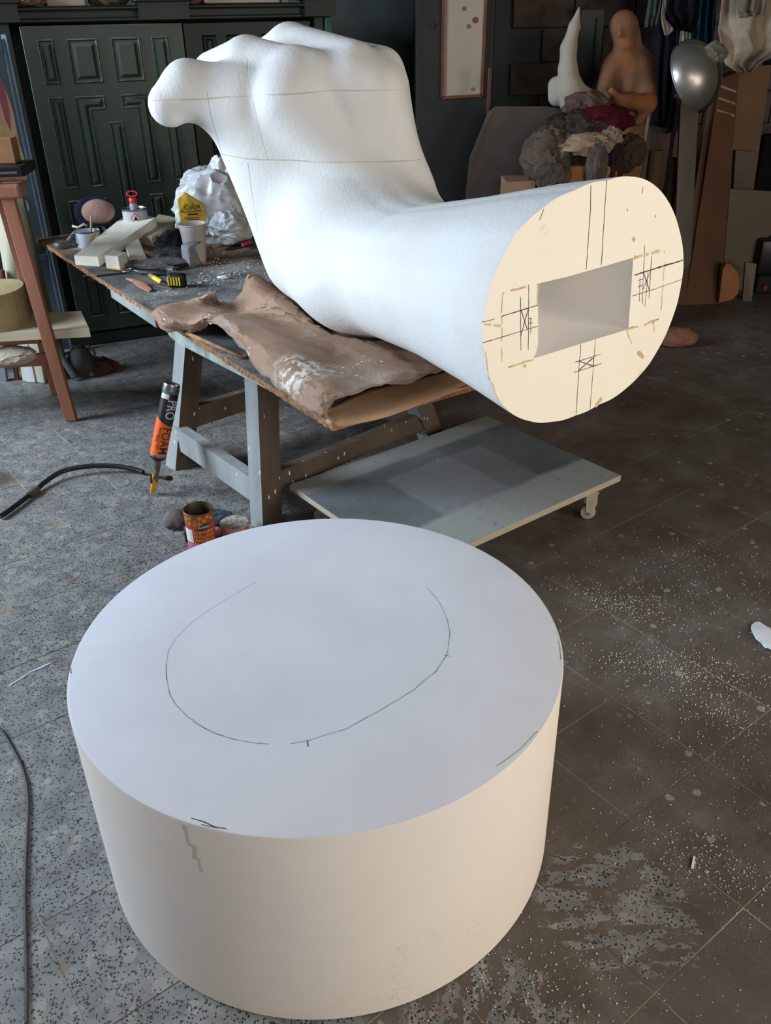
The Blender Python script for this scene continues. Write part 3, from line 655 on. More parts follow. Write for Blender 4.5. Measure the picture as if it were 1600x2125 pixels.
G_ = [
 [(-0.872, 3.187, 0.712), (-0.854, 3.168, 0.73), (-0.83, 3.165, 0.745), (-0.8, 3.212, 0.74), (-0.738, 3.293, 0.73), (-0.684, 3.338, 0.735), (-0.677, 3.378, 0.72), (-0.67, 3.378, 0.712)],
 [(-0.781, 2.998, 0.712), (-0.78, 2.99, 0.755), (-0.772, 3.074, 0.765), (-0.743, 3.185, 0.75), (-0.678, 3.191, 0.765), (-0.614, 3.144, 0.8), (-0.623, 3.207, 0.75), (-0.624, 3.235, 0.714)],
 [(-0.686, 2.957, 0.714), (-0.677, 2.921, 0.76), (-0.67, 2.984, 0.775), (-0.654, 3.064, 0.765), (-0.643, 3.186, 0.74), (-0.616, 3.225, 0.728), (-0.581, 3.241, 0.73), (-0.554, 3.256, 0.74)],
 [(-0.626, 2.926, 0.74), (-0.594, 2.85, 0.79), (-0.568, 2.87, 0.8), (-0.565, 3.01, 0.765), (-0.544, 3.113, 0.73), (-0.513, 3.148, 0.728), (-0.503, 3.185, 0.79), (-0.491, 3.239, 0.835)],
 [(-0.549, 2.777, 0.79), (-0.527, 2.795, 0.812), (-0.505, 2.854, 0.8), (-0.479, 2.979, 0.76), (-0.438, 3.055, 0.745), (-0.407, 3.053, 0.78), (-0.404, 3.107, 0.8), (-0.431, 3.277, 0.8)],
 [(-0.476, 2.709, 0.75), (-0.453, 2.688, 0.8), (-0.429, 2.805, 0.79), (-0.393, 2.964, 0.745), (-0.341, 2.968, 0.76), (-0.34, 2.983, 0.79), (-0.338, 3.133, 0.77), (-0.336, 3.305, 0.74)],
 [(-0.377, 2.51, 0.725), (-0.35, 2.522, 0.79), (-0.324, 2.636, 0.79), (-0.281, 2.825, 0.74), (-0.226, 2.869, 0.745), (-0.186, 2.904, 0.75), (-0.173, 2.98, 0.735), (-0.16, 3.086, 0.72)],
 [(-0.271, 2.317, 0.718), (-0.254, 2.333, 0.785), (-0.218, 2.426, 0.79), (-0.157, 2.607, 0.74), (-0.08, 2.633, 0.75), (-0.026, 2.677, 0.745), (-0.003, 2.794, 0.73), (0.014, 2.876, 0.72)],
 [(-0.186, 2.179, 0.715), (-0.177, 2.19, 0.77), (-0.138, 2.226, 0.79), (-0.068, 2.376, 0.76), (0.01, 2.41, 0.765), (0.085, 2.505, 0.75), (0.119, 2.617, 0.73), (0.138, 2.677, 0.72)],
 [(-0.158, 2.16, 0.708), (-0.145, 2.161, 0.75), (-0.103, 2.155, 0.785), (-0.032, 2.221, 0.775), (0.056, 2.274, 0.765), (0.136, 2.364, 0.755), (0.202, 2.48, 0.73), (0.25, 2.525, 0.72)],
]
paper = thing('kraft_paper', 'crumpled brown kraft paper spread over the table corner under the foam arm', 'paper', (-0.228, 2.499, 0.71))
S_ = surf([[V(q) for q in r] for r in G_], 6, 6); B = MB(); vv = []; rp = random.Random(5)
for i, r in enumerate(S_):
    row = []
    for j, q in enumerate(r):
        rid = 1 - abs(noise.noise(q * 7.0)) * 2
        dz = rid * .013 + rp.uniform(-.0022, .0022) - .008
        edge = min(1, j / 3); q = q + V((rp.uniform(-.004, .004), rp.uniform(-.004, .004), 0)) * edge 
        row.append(B.b.verts.new((q.x + noise.noise(q * 13) * .004, q.y, max(q.z + dz * (.4 + .6 * edge), .704))))
    vv.append(row)
allv = [q for r in vv for q in r]; dd = arm_sdf(np.array([tuple(q.co) for q in allv]))
for q, d_ in zip(allv, dd):
    if d_ < .008: q.co.z = .7075 + .003 * max(0, d_ / .008)
rim_e = [q.co.copy() for q in vv[-1]]
for i in range(len(vv) - 1):
    for j in range(len(vv[0]) - 1): B.b.faces.new((vv[i][j], vv[i + 1][j], vv[i + 1][j + 1], vv[i][j + 1]))
o = B.build('crumpled_sheet', KRAFT.m, paper, True, 24, solid=.0012)
KR2 = simple('clean_kraft_paper', (190, 154, 120), (174, 138, 106), 5, .7, bump=.25, bscale=14)
B = MB(); fw = (t2 - t1).normalized(); va_ = [(B.b.verts.new(q + V((0, 0, .001))), B.b.verts.new(q + fw * (.010 + .006 * noise.noise(q * 12)) + V((0, 0, .003))), B.b.verts.new(q + fw * .004 - V((0, 0, .010)))) for q in rim_e]
for a, b in zip(va_, va_[1:]):
    B.b.faces.new((a[0], b[0], b[1], a[1])); B.b.faces.new((a[1], b[1], b[2], a[2]))
tag(B.build('curled_rim', KR2, paper, True, 60, fix=False), 'pale tan curled edge of the paper')
lo_c = [(-0.178, 2.216, 0.69), (-0.146, 2.165, 0.688), (-0.107, 2.163, 0.688), (-0.034, 2.187, 0.69), (0.062, 2.252, 0.692), (0.163, 2.335, 0.694), (0.279, 2.432, 0.695)]
mid_c = [(-0.168, 2.201, 0.705), (-0.137, 2.163, 0.706), (-0.101, 2.188, 0.706), (-0.034, 2.214, 0.706), (0.063, 2.289, 0.706), (0.165, 2.372, 0.706), (0.282, 2.468, 0.706)]
in_c = [(-0.155, 2.222, 0.716), (-0.123, 2.269, 0.713), (-0.083, 2.33, 0.711), (-0.02, 2.405, 0.71), (0.083, 2.473, 0.709), (0.191, 2.536, 0.708), (0.295, 2.599, 0.708)]
S_ = surf([[V(q) for q in r] for r in (lo_c, mid_c, in_c)], 4, 8); B = MB()
vv = [[B.b.verts.new(q + V((0, 0, noise.noise(q * 11) * .003))) for q in r] for r in S_]
for i in range(len(vv) - 1):
    for j in range(len(vv[0]) - 1): B.b.faces.new((vv[i][j], vv[i + 1][j], vv[i + 1][j + 1], vv[i][j + 1]))
tag(B.build('folded_flap', KR2, paper, True, 50, solid=.0012), 'clean tan flap folded over the table end')

# ================================================================ board on casters
DA, DD, DC_ = V((-.36, 2.847, .15)), V((.453, 3.451, .15)), V((.902, 2.863, .15))
ul = (DD - DA).normalized(); vl = (DC_ - DD); vl = (vl - ul * vl.dot(ul)).normalized(); LU = (DD - DA).length; LV = (DC_ - DD).length
dolly = thing('rolling_board', 'low grey paint stained board on casters standing on the floor under the foam arm', 'dolly', (DA.x, DA.y, 0))
n = NT('paint_stained_board'); co = n.coord(True); x = n.sep(co)
def inb(v, a, b, s=.012): return n.math('MULTIPLY', n.ramp(v, a - s, a + s), n.ramp(v, b + s, b - s))
wv = n.math('MULTIPLY', n.math('SUBTRACT', n.noise(co, 7, 4), .5), .03)
xx = n.math('ADD', x[0], wv); yy = n.math('SUBTRACT', wv, x[1])
b = n.mix(n.ramp(n.noise(co, 5, 4), .35, .65), lin((92, 97, 100)), lin((108, 113, 115)))
b = n.mix(n.math('MULTIPLY', inb(yy, .55, .9), .75), b, lin((160, 164, 160)))
b = n.mix(n.math('MULTIPLY', inb(yy, -.1, .11), .6), b, lin((150, 150, 146)))
b = n.mix(n.math('MULTIPLY', n.math('MULTIPLY', inb(xx, .30, .78), inb(yy, .20, .60)), .5), b, lin((142, 146, 150)))
b = n.mix(n.math('MULTIPLY', n.math('MULTIPLY', inb(xx, .62, 1.2), inb(yy, .11, .55)), .35), b, lin((72, 76, 76)))
b = n.mix(n.math('MULTIPLY', n.ramp(n.noise(co, 24, 5, .7), .58, .68), .5), b, lin((76, 80, 84)))
b = n.mix(n.math('LESS_THAN', n.math('ADD', n.voro(co, 16), n.math('MULTIPLY', n.ramp(n.noise(co, 3), .4, .6), .12)), .09), b, lin((182, 184, 182)))
b = n.mix(n.ramp(n.sep(n.n('ShaderNodeNewGeometry').outputs['Normal'])[2], .7, .3), b, lin((172, 160, 142)))
n.color(b); n.rough(.62); n.b.inputs['Specular IOR Level'].default_value = .35; n.bump(n.noise(co, 50, 4), .12, .004)
B = MB(); B.box((LU / 2, LV / 2, -.0125), (LU, LV, .025), bev=.003, seg=2)
bd = B.build('board', n.m); bd.parent = dolly
M_ = Matrix((ul, vl, ul.cross(vl))).transposed().to_4x4()
if ul.cross(vl).z < 0: M_ = Matrix((ul, -vl, V((0, 0, 1)))).transposed().to_4x4(); bd.data.transform(Matrix.Translation((0, -LV, 0)) @ Matrix.Translation((0, 0, 0))); 
bd.matrix_local = Matrix.Translation((0, 0, .15)) @ M_
CAST = simple('beige_caster_plastic', (172, 160, 142), (150, 138, 122), 20, .5)
cz_ = 0
def caster(p):
    p = V((p[0], p[1], 0))
    B = MB(); B.box(p + V((0, 0, .120)), (.06, .055, .008), bev=.002)
    B.prism([p + V(q) for q in ((-.016, .017, .117), (.026, .017, .117), (.028, .017, .075), (.012, .017, .035), (-.012, .017, .035))], (0, .005, 0))
    B.prism([p + V(q) for q in ((-.016, -.022, .117), (.026, -.022, .117), (.028, -.022, .075), (.012, -.022, .035), (-.012, -.022, .035))], (0, .005, 0))
    c = B.build('caster', CAST, dolly)
    B = MB(); B.lathe([(0, -.014), (.024, -.014), (.029, -.010), (.029, .010), (.024, .014), (0, .014)], p + V((0, 0, .030)), 24, axis=(0, 1, 0)); B.build('wheel', CAST, c, True, 40)
    B = MB(); B.lathe([(0, -.024), (.006, -.024), (.006, .024), (0, .024)], p + V((0, 0, .030)), 12, axis=(0, 1, 0)); B.build('axle', simple('axle_steel', (140, 140, 140), metal=.8, rough=.4), c)
caster((.765, 2.80)); caster((-.245, 2.83)); caster((.45, 3.33)); caster((.10, 2.38))
# ================================================================ green panelled cabinet
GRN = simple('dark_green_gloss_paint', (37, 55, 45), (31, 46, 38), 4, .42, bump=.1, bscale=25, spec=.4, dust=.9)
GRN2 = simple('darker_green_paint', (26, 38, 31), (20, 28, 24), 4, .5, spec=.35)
CO = V((-1.82, 4.97, 0)); CX = V((.927, .375, 0)); CN = V((.375, -.927, 0)); CZ = V((0, 0, 1))
CM = Matrix((CX, -CN, CZ)).transposed().to_4x4(); CM.translation = CO     # local x along the front, y into the cabinet, z up
def cbox(B, s0, s1, y0, y1, z0, z1, bev=0): 
    B.box(CM @ V(((s0 + s1) / 2, (y0 + y1) / 2, (z0 + z1) / 2)), (s1 - s0, y1 - y0, z1 - z0), CM.to_3x3(), bev); return B
cab = thing('green_cabinet', 'tall dark green wooden cabinet with panelled doors and stepped cornice at the back', 'cabinet', CO)
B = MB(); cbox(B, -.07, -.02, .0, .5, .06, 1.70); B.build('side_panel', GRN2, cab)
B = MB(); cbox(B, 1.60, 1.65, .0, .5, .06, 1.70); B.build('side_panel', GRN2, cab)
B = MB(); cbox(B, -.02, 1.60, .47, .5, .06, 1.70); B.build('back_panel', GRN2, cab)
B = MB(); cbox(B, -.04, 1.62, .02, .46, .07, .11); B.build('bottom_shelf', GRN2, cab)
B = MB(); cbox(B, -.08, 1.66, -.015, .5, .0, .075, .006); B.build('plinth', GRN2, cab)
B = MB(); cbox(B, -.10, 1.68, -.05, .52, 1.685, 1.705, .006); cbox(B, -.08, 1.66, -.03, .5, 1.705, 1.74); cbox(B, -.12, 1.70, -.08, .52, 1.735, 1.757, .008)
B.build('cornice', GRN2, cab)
for s0, s1 in ((-.13, .055), (.60, .90), (1.50, 1.72)):
    B = MB(); cbox(B, s0 + .02, s1 - .02, -.09, .0, 1.69, 1.77); cbox(B, s0, s1, -.115, .01, 1.768, 1.788, .006); B.build('cornice_block', GRN2, cab)
def panel(poly, parent, mat, y):
    bm = bmesh.new(); vs = [bm.verts.new((a, 0, b)) for a, b in poly]; f = bm.faces.new(vs); f.normal_update()
    if f.normal.y > 0: f.normal_flip()
    xs_ = sorted(set(a for a, b_ in poly)); nar = min(b_ - a for a, b_ in zip(xs_, xs_[1:])) < .10
    for th, dp in (((.005, .007), (.006, -.005), (.005, 0), (.014, .008)) if nar else ((.005, .008), (.007, -.006), (.008, 0), (.016, .010))):
        bmesh.ops.inset_region(bm, faces=[f], thickness=th, depth=dp, use_boundary=True, use_even_offset=True)
    bm.transform(CM @ Matrix.Translation((0, y, 0)))
    me = bpy.data.meshes.new('panel'); bm.to_mesh(me); bm.free(); return link('panel', me, mat, parent)
def R4(s0, s1, z0, z1): return ((s0, z0), (s1, z0), (s1, z1), (s0, z1))
B = MB(); cbox(B, .028, .845, -.03, .005, .085, 1.672, .003); dr = B.build('door', GRN, cab); tag(dr, 'lighter green closed leaf')
P1 = [R4(.098, .178, 1.405, 1.612), R4(.243, .395, 1.405, 1.612), R4(.462, .612, 1.405, 1.612), R4(.672, .760, 1.405, 1.612),
      R4(.098, .172, .89, 1.345), ((.232, .89), (.306, .89), (.306, 1.275), (.385, 1.275), (.385, 1.345), (.232, 1.345)),
      ((.470, 1.275), (.545, 1.275), (.545, .89), (.622, .89), (.622, 1.345), (.470, 1.345)), R4(.388, .462, .70, 1.215), R4(.690, .765, .89, 1.345),
      R4(.098, .172, .52, .83), ((.232, .45), (.38, .45), (.38, .52), (.306, .52), (.306, .83), (.232, .83)), ((.470, .45), (.622, .45), (.622, .83), (.545, .83), (.545, .52), (.470, .52)), R4(.690, .765, .52, .83),
      R4(.098, .190, .17, .42), R4(.250, .392, .17, .38), R4(.462, .605, .17, .38), R4(.680, .765, .17, .42)]
for p in P1: panel(p, dr, GRN, -.0305)
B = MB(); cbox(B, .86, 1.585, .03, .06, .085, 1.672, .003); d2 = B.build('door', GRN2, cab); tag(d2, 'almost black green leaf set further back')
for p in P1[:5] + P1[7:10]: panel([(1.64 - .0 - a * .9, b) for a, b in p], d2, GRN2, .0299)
B = MB(); cbox(B, 1.66, 1.70, -.02, .1, .0, 1.76, .004); tag(B.build('end_strip', simple('teal_paint', (58, 92, 88), (44, 70, 68), 5, .6), cab), 'dusty teal painted strip on the right end')

# things lying on the cabinet
def cth(name, label, cat, s, y, z=1.757, group=None): return thing(name, label, cat, CM @ V((s, y, z)), group)
PALE = simple('pale_board', (176, 160, 144), (160, 144, 128), 4, .8); CARD = simple('cardboard', (150, 122, 96), (134, 106, 82), 5, .85, bump=.1)
t = cth('pale_box', 'pale beige cardboard box on the left half of the green cabinet', 'box', .28, .12); B = MB(); cbox(B, .185, .372, .03, .3, 1.757, 1.93, .003); B.build('box_body', PALE, t)
B = MB(); cbox(B, .18, .377, .025, .305, 1.915, 1.935); B.build('lid', CARD, t)
t = cth('pale_plank', 'pale plywood offcut lying flat on the right end of the green cabinet', 'plank', 1.2, .1); B = MB(); cbox(B, .985, 1.385, -.06, .25, 1.759, 1.83, .003); B.build('plank', PALE, t)
def rag(name, label, cat, cen, rad, mat, seed=0, fold=.22, freq=5.0, group=None, flat=False, sub=4, parent=None, base=None, sharp=True, jit=0.0):
    """a crumpled heap of cloth or plastic: a ball pushed in and out by ridged noise"""
    bm = bmesh.new(); bmesh.ops.create_icosphere(bm, subdivisions=sub, radius=1.0)
    rj = random.Random(seed)
    off = V((seed * 3.1, seed * 1.7, seed * .9))
    for v in bm.verts:
        d = v.co.normalized(); q = d * freq * .35 + off
        r1 = 1 - 2 * abs(noise.noise(q * 1.0)); r2 = 1 - 2 * abs(noise.noise(q * 2.3 + V((9, 3, 1)))); r3 = 1 - 2 * abs(noise.noise(q * 5.2 + V((2, 7, 4))))
        k = 1 + fold * (r1 * .8 + r2 * .6 + r3 * .18) + fold * .8 * noise.noise(q * .7) + (rj.uniform(-1, 1) * jit)
        p = V((d.x * rad[0] * k, d.y * rad[1] * k, d.z * rad[2] * k))
        if flat and p.z < -rad[2] * .45: p.z = -rad[2] * .45 + (p.z + rad[2] * .45) * .08
        v.co = V(cen) + p
        if base is not None: v.co.z = max(v.co.z, base + .0005)
    me = bpy.data.meshes.new(name); bm.to_mesh(me); bm.free()
    o = link(name, me, mat, parent, not jit)
    if sharp and not jit: me.set_sharp_from_angle(angle=math.radians(30))
    return tag(o, label, cat, group) if label else o
def cloth_mat(name, a, b, **k): return simple(name, a, b, 9, .92, bump=.35, bscale=70, spec=.1, **k)
rag('folded_cloth', 'dull green brown cloth heaped behind the middle of the cabinet cornice', 'cloth', CM @ V((.50, .12, 1.81)), (.10, .08, .055), cloth_mat('olive_cloth', (84, 82, 66), (100, 78, 64)), 2, base=1.757)
rag('pink_cloth', 'small dusty pink cloth next to the pale plank on the cabinet', 'cloth', CM @ V((.945, .05, 1.79)), (.035, .05, .032), cloth_mat('pink_cloth', (140, 104, 98), (120, 90, 84)), 4, base=1.757)
rag('dusty_hat', 'dusty tan cloth hat on the left end of the cabinet', 'hat', CM @ V((.10, .05, 1.79)), (.075, .06, .033), cloth_mat('tan_cloth', (128, 104, 86), (104, 84, 72)), 5, base=1.757)
t = cth('striped_box', 'black and white striped narrow box on the left end of the cabinet', 'box', .15, .1)
B = MB(); cbox(B, .125, .178, .04, .25, 1.757, 1.85, .003); o = B.build('box_body', simple('black_card', (36, 36, 36), rough=.6), t)
for k in range(4):
    B = MB(); cbox(B, .124, .179, .037, .041, 1.775 + k * .018, 1.782 + k * .018); B.build('stripe', simple('white_stripe', (190, 186, 176), rough=.6), t)
t = cth('ring_ornament', 'small pale ring shaped ornament at the right end of the cabinet top', 'ornament', 1.44, .0)
B = MB(); cc_ = CM @ V((1.43, .0, 1.803)); pts = [cc_ + CX * (.022 * math.cos(a)) + CZ * (.022 * math.sin(a)) for a in [2 * PI * k / 20 for k in range(21)]]
B.tube(pts, .007, 8, caps=False); B.build('ring', PALE, t, True); B = MB(); cbox(B, 1.41, 1.45, -.015, .015, 1.757, 1.777, .003); B.build('foot', PALE, t)

# ================================================================ blue painted door leaf at the left
BLUE = simple('chalky_blue_paint', (98, 114, 126), (80, 96, 108), 3, .7, bump=.15, bscale=20, spec=.25)
BLUE2 = simple('blue_paint_edge', (98, 114, 126), (82, 98, 110), 5, .7)
L0 = V((-1.838, 4.86, 0)); L1 = V((-2.42, 4.40, 0)); LXd = (L1 - L0).normalized(); LN = V((-LXd.y, LXd.x, 0)); LN = LN if LN.dot(V((1, -1, 0))) > 0 else -LN
lf = thing('blue_door_leaf', 'blue painted door leaf with a faded pink and yellow painting standing beside the green cabinet', 'door', L0)
def lbox(B, a, b, o0, o1, z0, z1, bev=0): 
    M = Matrix((LXd, LN, CZ)).transposed(); B.box(L0 + LXd * ((a + b) / 2) + LN * ((o0 + o1) / 2) + CZ * ((z0 + z1) / 2), (b - a, o1 - o0, z1 - z0), M, bev); return B
lbox(MB(), 0, .70, -.04, 0, .03, 1.62).build('leaf', BLUE, lf)
for a, b, z0, z1 in ((0, .018, .03, 1.62), (.63, .70, .03, 1.62)): lbox(MB(), a, b, 0, .018, z0, z1, .004).build('stile', BLUE2, lf)
for z0, z1 in ((.03, .14), (.545, .58), (.62, .66), (1.56, 1.62)): lbox(MB(), .018, .63, 0, .018, z0, z1, .004).build('rail', BLUE2, lf)
lbox(MB(), -.012, 0, -.04, .03, .02, 1.64, .004).build('edge_strip', BLUE2, lf)
def lpoly(name, pts, mat, off=.0012, th=.0008):
    B = MB(); B.prism([L0 + LXd * a + LN * off + CZ * z for a, z in pts], LN * th); return B.build(name, mat, lf)
lpoly('painted_flame', [(.040, 1.38), (.030, 1.28), (.034, 1.15), (.024, 1.06), (.034, .99), (.05, 1.02), (.06, .98), (.075, 1.06), (.10, 1.03), (.16, 1.18), (.24, 1.34), (.20, 1.42), (.15, 1.34), (.10, 1.42), (.07, 1.50)], simple('faded_cream_paint', (214, 190, 146), (196, 156, 126), 14, .8))
lpoly('painted_flame', [(.045, 1.42), (.048, 1.30), (.062, 1.20), (.078, 1.26), (.085, 1.36), (.07, 1.47)], simple('faded_pink_paint', (168, 96, 104), (140, 90, 110), 20, .8), .0026)
lpoly('painted_mark', [(.085 + .030 * math.cos(a) * k, .835 + .045 * math.sin(a) * k) for k, rg in ((1.0, range(2, 15)), (.62, range(14, 1, -1))) for a in [r * PI / 8 - .6 for r in rg]], simple('pale_mint_paint', (186, 208, 194), rough=.7))

# ================================================================ planks leaning behind the stool
def plank(label, a0, a1, w, th, mat, wd, name='leaning_plank', cat='plank', group='planks leaning behind the reddish stand'):
    """a0 foot centre, a1 head centre, wd = width direction"""
    a0, a1 = V(a0), V(a1); x = (a1 - a0).normalized(); wd = V(wd); wd = (wd - x * wd.dot(x)).normalized(); n_ = x.cross(wd)
    B = MB(); B.box((a0 + a1) / 2, ((a1 - a0).length, w, th), Matrix((x, wd, n_)).transposed(), .002)
    return tag(B.build(name, mat), label, cat, group)
OLV = simple('dark_olive_board', (92, 86, 68), (74, 68, 54), 4, .85, stretch=(1, 1, .2)); CREAM = simple('cream_board', (208, 196, 170), (190, 178, 150), 5, .8, stretch=(1, 1, .2))
GBG = simple('grey_beige_board', (184, 178, 156), (166, 160, 138), 4, .85, stretch=(1, 1, .2)); WH = simple('white_lath', (188, 188, 190), (164, 166, 170), 8, .7); REDW = simple('reddish_wood', (140, 90, 62), (112, 70, 48), 8, .7, stretch=(1, 1, .2), bump=.2)
plank('dark olive board leaning behind the reddish stool beside the blue door leaf', (-1.748, 4.451, 0), (-1.839, 4.62, 0.954), .05, .018, OLV, (1, -.3, 0))
plank('narrow cream lath leaning behind the reddish stool leg', (-1.8, 4.433, 0), (-1.88, 4.62, 0.842), .03, .012, CREAM, (1, -.3, 0))
plank('wide grey beige board leaning behind the stool at the left edge', (-1.887, 4.395, -0), (-1.867, 4.5, 0.955), .15, .018, GBG, (1, -.4, 0))
plank('white painted lath standing behind the stool foot', (-1.9, 4.388, 0), (-1.916, 4.48, 0.581), .062, .015, WH, (1, -.4, 0))
plank('short reddish lath between the leaning boards', (-1.997, 4.438, 0), (-1.942, 4.45, 0.589), .022, .02, REDW, (1, -.4, 0))
plank('reddish board leaning right of the white lath', (-1.841, 4.413, 0), (-1.867, 4.5, 0.474), .05, .018, REDW, (1, -.4, 0))
plank('grey lath leaning at the far left edge', (-2.064, 4.42, 0), (-1.926, 4.4, 0.86), .05, .016, simple('grey_lath', (110, 114, 120), (90, 94, 100), 6, .8), (1, -.4, 0))
t = thing('metal_pipe', 'short grey pipe propped against the dark olive board', 'pipe', (-1.657, 4.38, 0)); B = MB(); B.tube([V((-1.664, 4.395, 0)) + V((0, 0, .022)), (-1.722, 4.42, 0.124), (-1.75, 4.5, 0.237)], .020, 12); B.build('tube', simple('dull_metal', (90, 94, 100), metal=.5, rough=.5), t, True, 40)
t = thing('dark_jug', 'dark grey rounded clay jug on the floor under the blue leaf', 'jug', (-1.657, 4.467, 0))
cj = V((-1.646, 4.43, 0)) + V((0, .05, 0)); B = MB(); B.lathe([(0, 0), (.045, 0), (.07, .05), (.072, .09), (.05, .14), (.028, .16), (.03, .18), (.024, .18), (.022, .16), (0, .10)], cj, 28); B.build('jug_body', simple('dark_clay', (62, 66, 66), (48, 50, 50), 9, .8), t, True, 50)
B = MB(); B.tube([cj + V((.028, 0, .165)), cj + V((.07, 0, .16)), cj + V((.085, 0, .12)), cj + V((.068, 0, .09))], .007, 8); B.build('handle', simple('dark_clay_handle', (62, 66, 66), rough=.8), t, True)
rag('floor_rubble', 'reddish brown lump on the dark floor under the green cabinet doors', 'lump', V((-1.592, 4.538, 0)) + V((0, 0, .02)), (.10, .07, .045), simple('red_clay', (84, 52, 42), (60, 44, 38), 9, .9), 8, base=0)
rag('stone_chip', 'small pale stone chip on the floor below the cabinet', 'stone', V((-1.612, 4.487, 0)) + V((0, 0, .01)), (.045, .03, .02), simple('stone', (120, 118, 112), rough=.9), 9, base=0, sub=3)

# ================================================================ reddish wooden stool / easel at the left
RW = simple('reddish_brown_painted_wood', (158, 106, 82), (136, 88, 66), 6, .62, bump=.2, bscale=30, stretch=(1, 1, .25), spec=.3)
st = thing('wooden_easel_stand', 'reddish brown wooden stand with splayed legs cut off by the left edge', 'stand', (-1.78, 4.002, 0))
def sbar(name, a, b, w, h, mat=RW, up=(0, 0, 1)): B = MB(); B.bar(a, b, w, h, up, .003); return B.build(name, mat, st)
f0 = V((-1.518, 3.849, 0)); f1 = V((-1.559, 3.8, 1.053)); g0 = V((-1.705, 4.203, -0)); g1 = V((-1.721, 4.12, 1.004))
sbar('leg', f0 + V((0, 0, .004)), f1, .055, .030, up=(0, 1, 0)); sbar('leg', g0 + V((0, 0, .004)), g1, .045, .028, up=(0, 1, 0))
w_ = V((-.62, -.05, 0)); 
f2 = f0 + V((-1.05, -.10, 0)); f3 = f1 + V((-.65, -.1, 0)); g2 = g0 + V((-.95, -.1, 0)); g3 = g1 + V((-.6, -.1, 0))
sbar('leg', f2 + V((0, 0, .004)), f3, .055, .030, up=(0, 1, 0)); sbar('leg', g2 + V((0, 0, .004)), g3, .045, .028, up=(0, 1, 0))
zt_ = f1.z
B = MB(); B.box((f1.x - .30, f1.y + .01, zt_ + .018), (.74, .085, .060), None, .014, 3); B.build('top_rail', RW, st)
B = MB(); B.box((g1.x - .28, g1.y, zt_ + .018), (.66, .07, .056), None, .010, 2); B.build('top_rail', RW, st)
B = MB(); B.box((f1.x - .34, (f1.y + g1.y) / 2, zt_ + .0535), (.60, .40, .012), None, .002); B.build('top_slat', REDW, st)
rl0 = V((-1.585, 3.9, 0.298)); sbar('rail', rl0, rl0 + V((-.95, -.1, 0)), .022, .060)
shelf_z = rl0.z + .105
sb = tag(B, None) if False else None
t = thing('cream_shelf_board', 'thick cream foam board lying across the rails of the reddish stand', 'board', (-1.505, 3.9, 0.46))
q0, q1, q2 = V((-1.349, 3.86, 0.453)), V((-1.474, 4.15, 0.424)), V((-1.836, 4.02, 0.394))
hz = q0.z; q1.z = hz; a_ = (V((-1, -.10, 0))).normalized() * .95
B = MB(); B.hexa([q0 - V((0, 0, .04)), q1 - V((0, 0, .04)), q1 + a_ - V((0, 0, .04)), q0 + a_ - V((0, 0, .04)), q0, q1, q1 + a_, q0 + a_]); B.build('board', CREAM, t)
sbar('rail', V((rl0.x - .02, 3.9, hz - .06)), V((rl0.x - .95, 3.8, hz - .06)), .03, .03)
sbar('rail', V((rl0.x - .02, 4.12, hz - .06)), V((rl0.x - .95, 4.02, hz - .06)), .03, .03)
t = thing('foam_offcut', 'yellowish curved foam block standing on the cream board at the left edge', 'foam block', (-1.9, 3.9, hz))
c_b = V((-1.80, 3.98, hz)); pts = [(.13 * math.cos(a) * 1.0, .17 * math.sin(a)) for a in [k * PI / 14 for k in range(-7, 8)]] + [(-.45, .17), (-.45, -.17)]
B = MB(); B.prism([c_b + V((a, b, 0)) for a, b in pts], (0, 0, .165)); B.build('block', simple('yellow_foam', (176, 158, 118), (160, 142, 104), 6, .85, bump=.2), t)
rag('plaster_lump', 'lumpy off white plaster chunk on the lower rail of the reddish stand', 'plaster lump', (-1.741, 3.86, 0.332), (.11, .07, .035), simple('offwhite_plaster', (176, 166, 150), (150, 140, 126), 20, .9, bump=.5), 12, .15)
t = thing('wood_block', 'small orange brown wood block on top of the reddish stand', 'wood block', (f1.x, 3.95, zt_ + .05))
tp = zt_ + .0600
B = MB(); B.box((f1.x - .03, 3.98, tp + .095), (.075, .07, .10), bev=.003); B.build('block', simple('orange_wood', (150, 106, 70), (128, 88, 56), 6, .7), t)
t2_ = thing('dark_book', 'flat black case under the small wood block on the reddish stand', 'case', (f1.x, 3.95, tp)); B = MB(); B.box((f1.x - .06, 3.96, tp + .022), (.22, .24, .043), Matrix.Rotation(.1, 3, 'Z'), .004); B.build('case_body', simple('black_plastic', (26, 26, 28), rough=.5), t2_)
B = MB(); B.box((f1.x - .06, 3.96 - .118, tp + .022), (.20, .006, .008), Matrix.Rotation(.1, 3, 'Z')); B.build('clasp', simple('grey_clasp', (110, 110, 112), rough=.4), t2_)
t = thing('thin_lath', 'thin reddish lath sticking out over the edge of the stand top', 'lath', (f1.x, 3.8, tp)); B = MB(); B.bar((f1.x - .35, 3.74, tp + .006), (f1.x + .10, 3.80, tp + .006), .02, .010); B.build('lath', REDW, t)
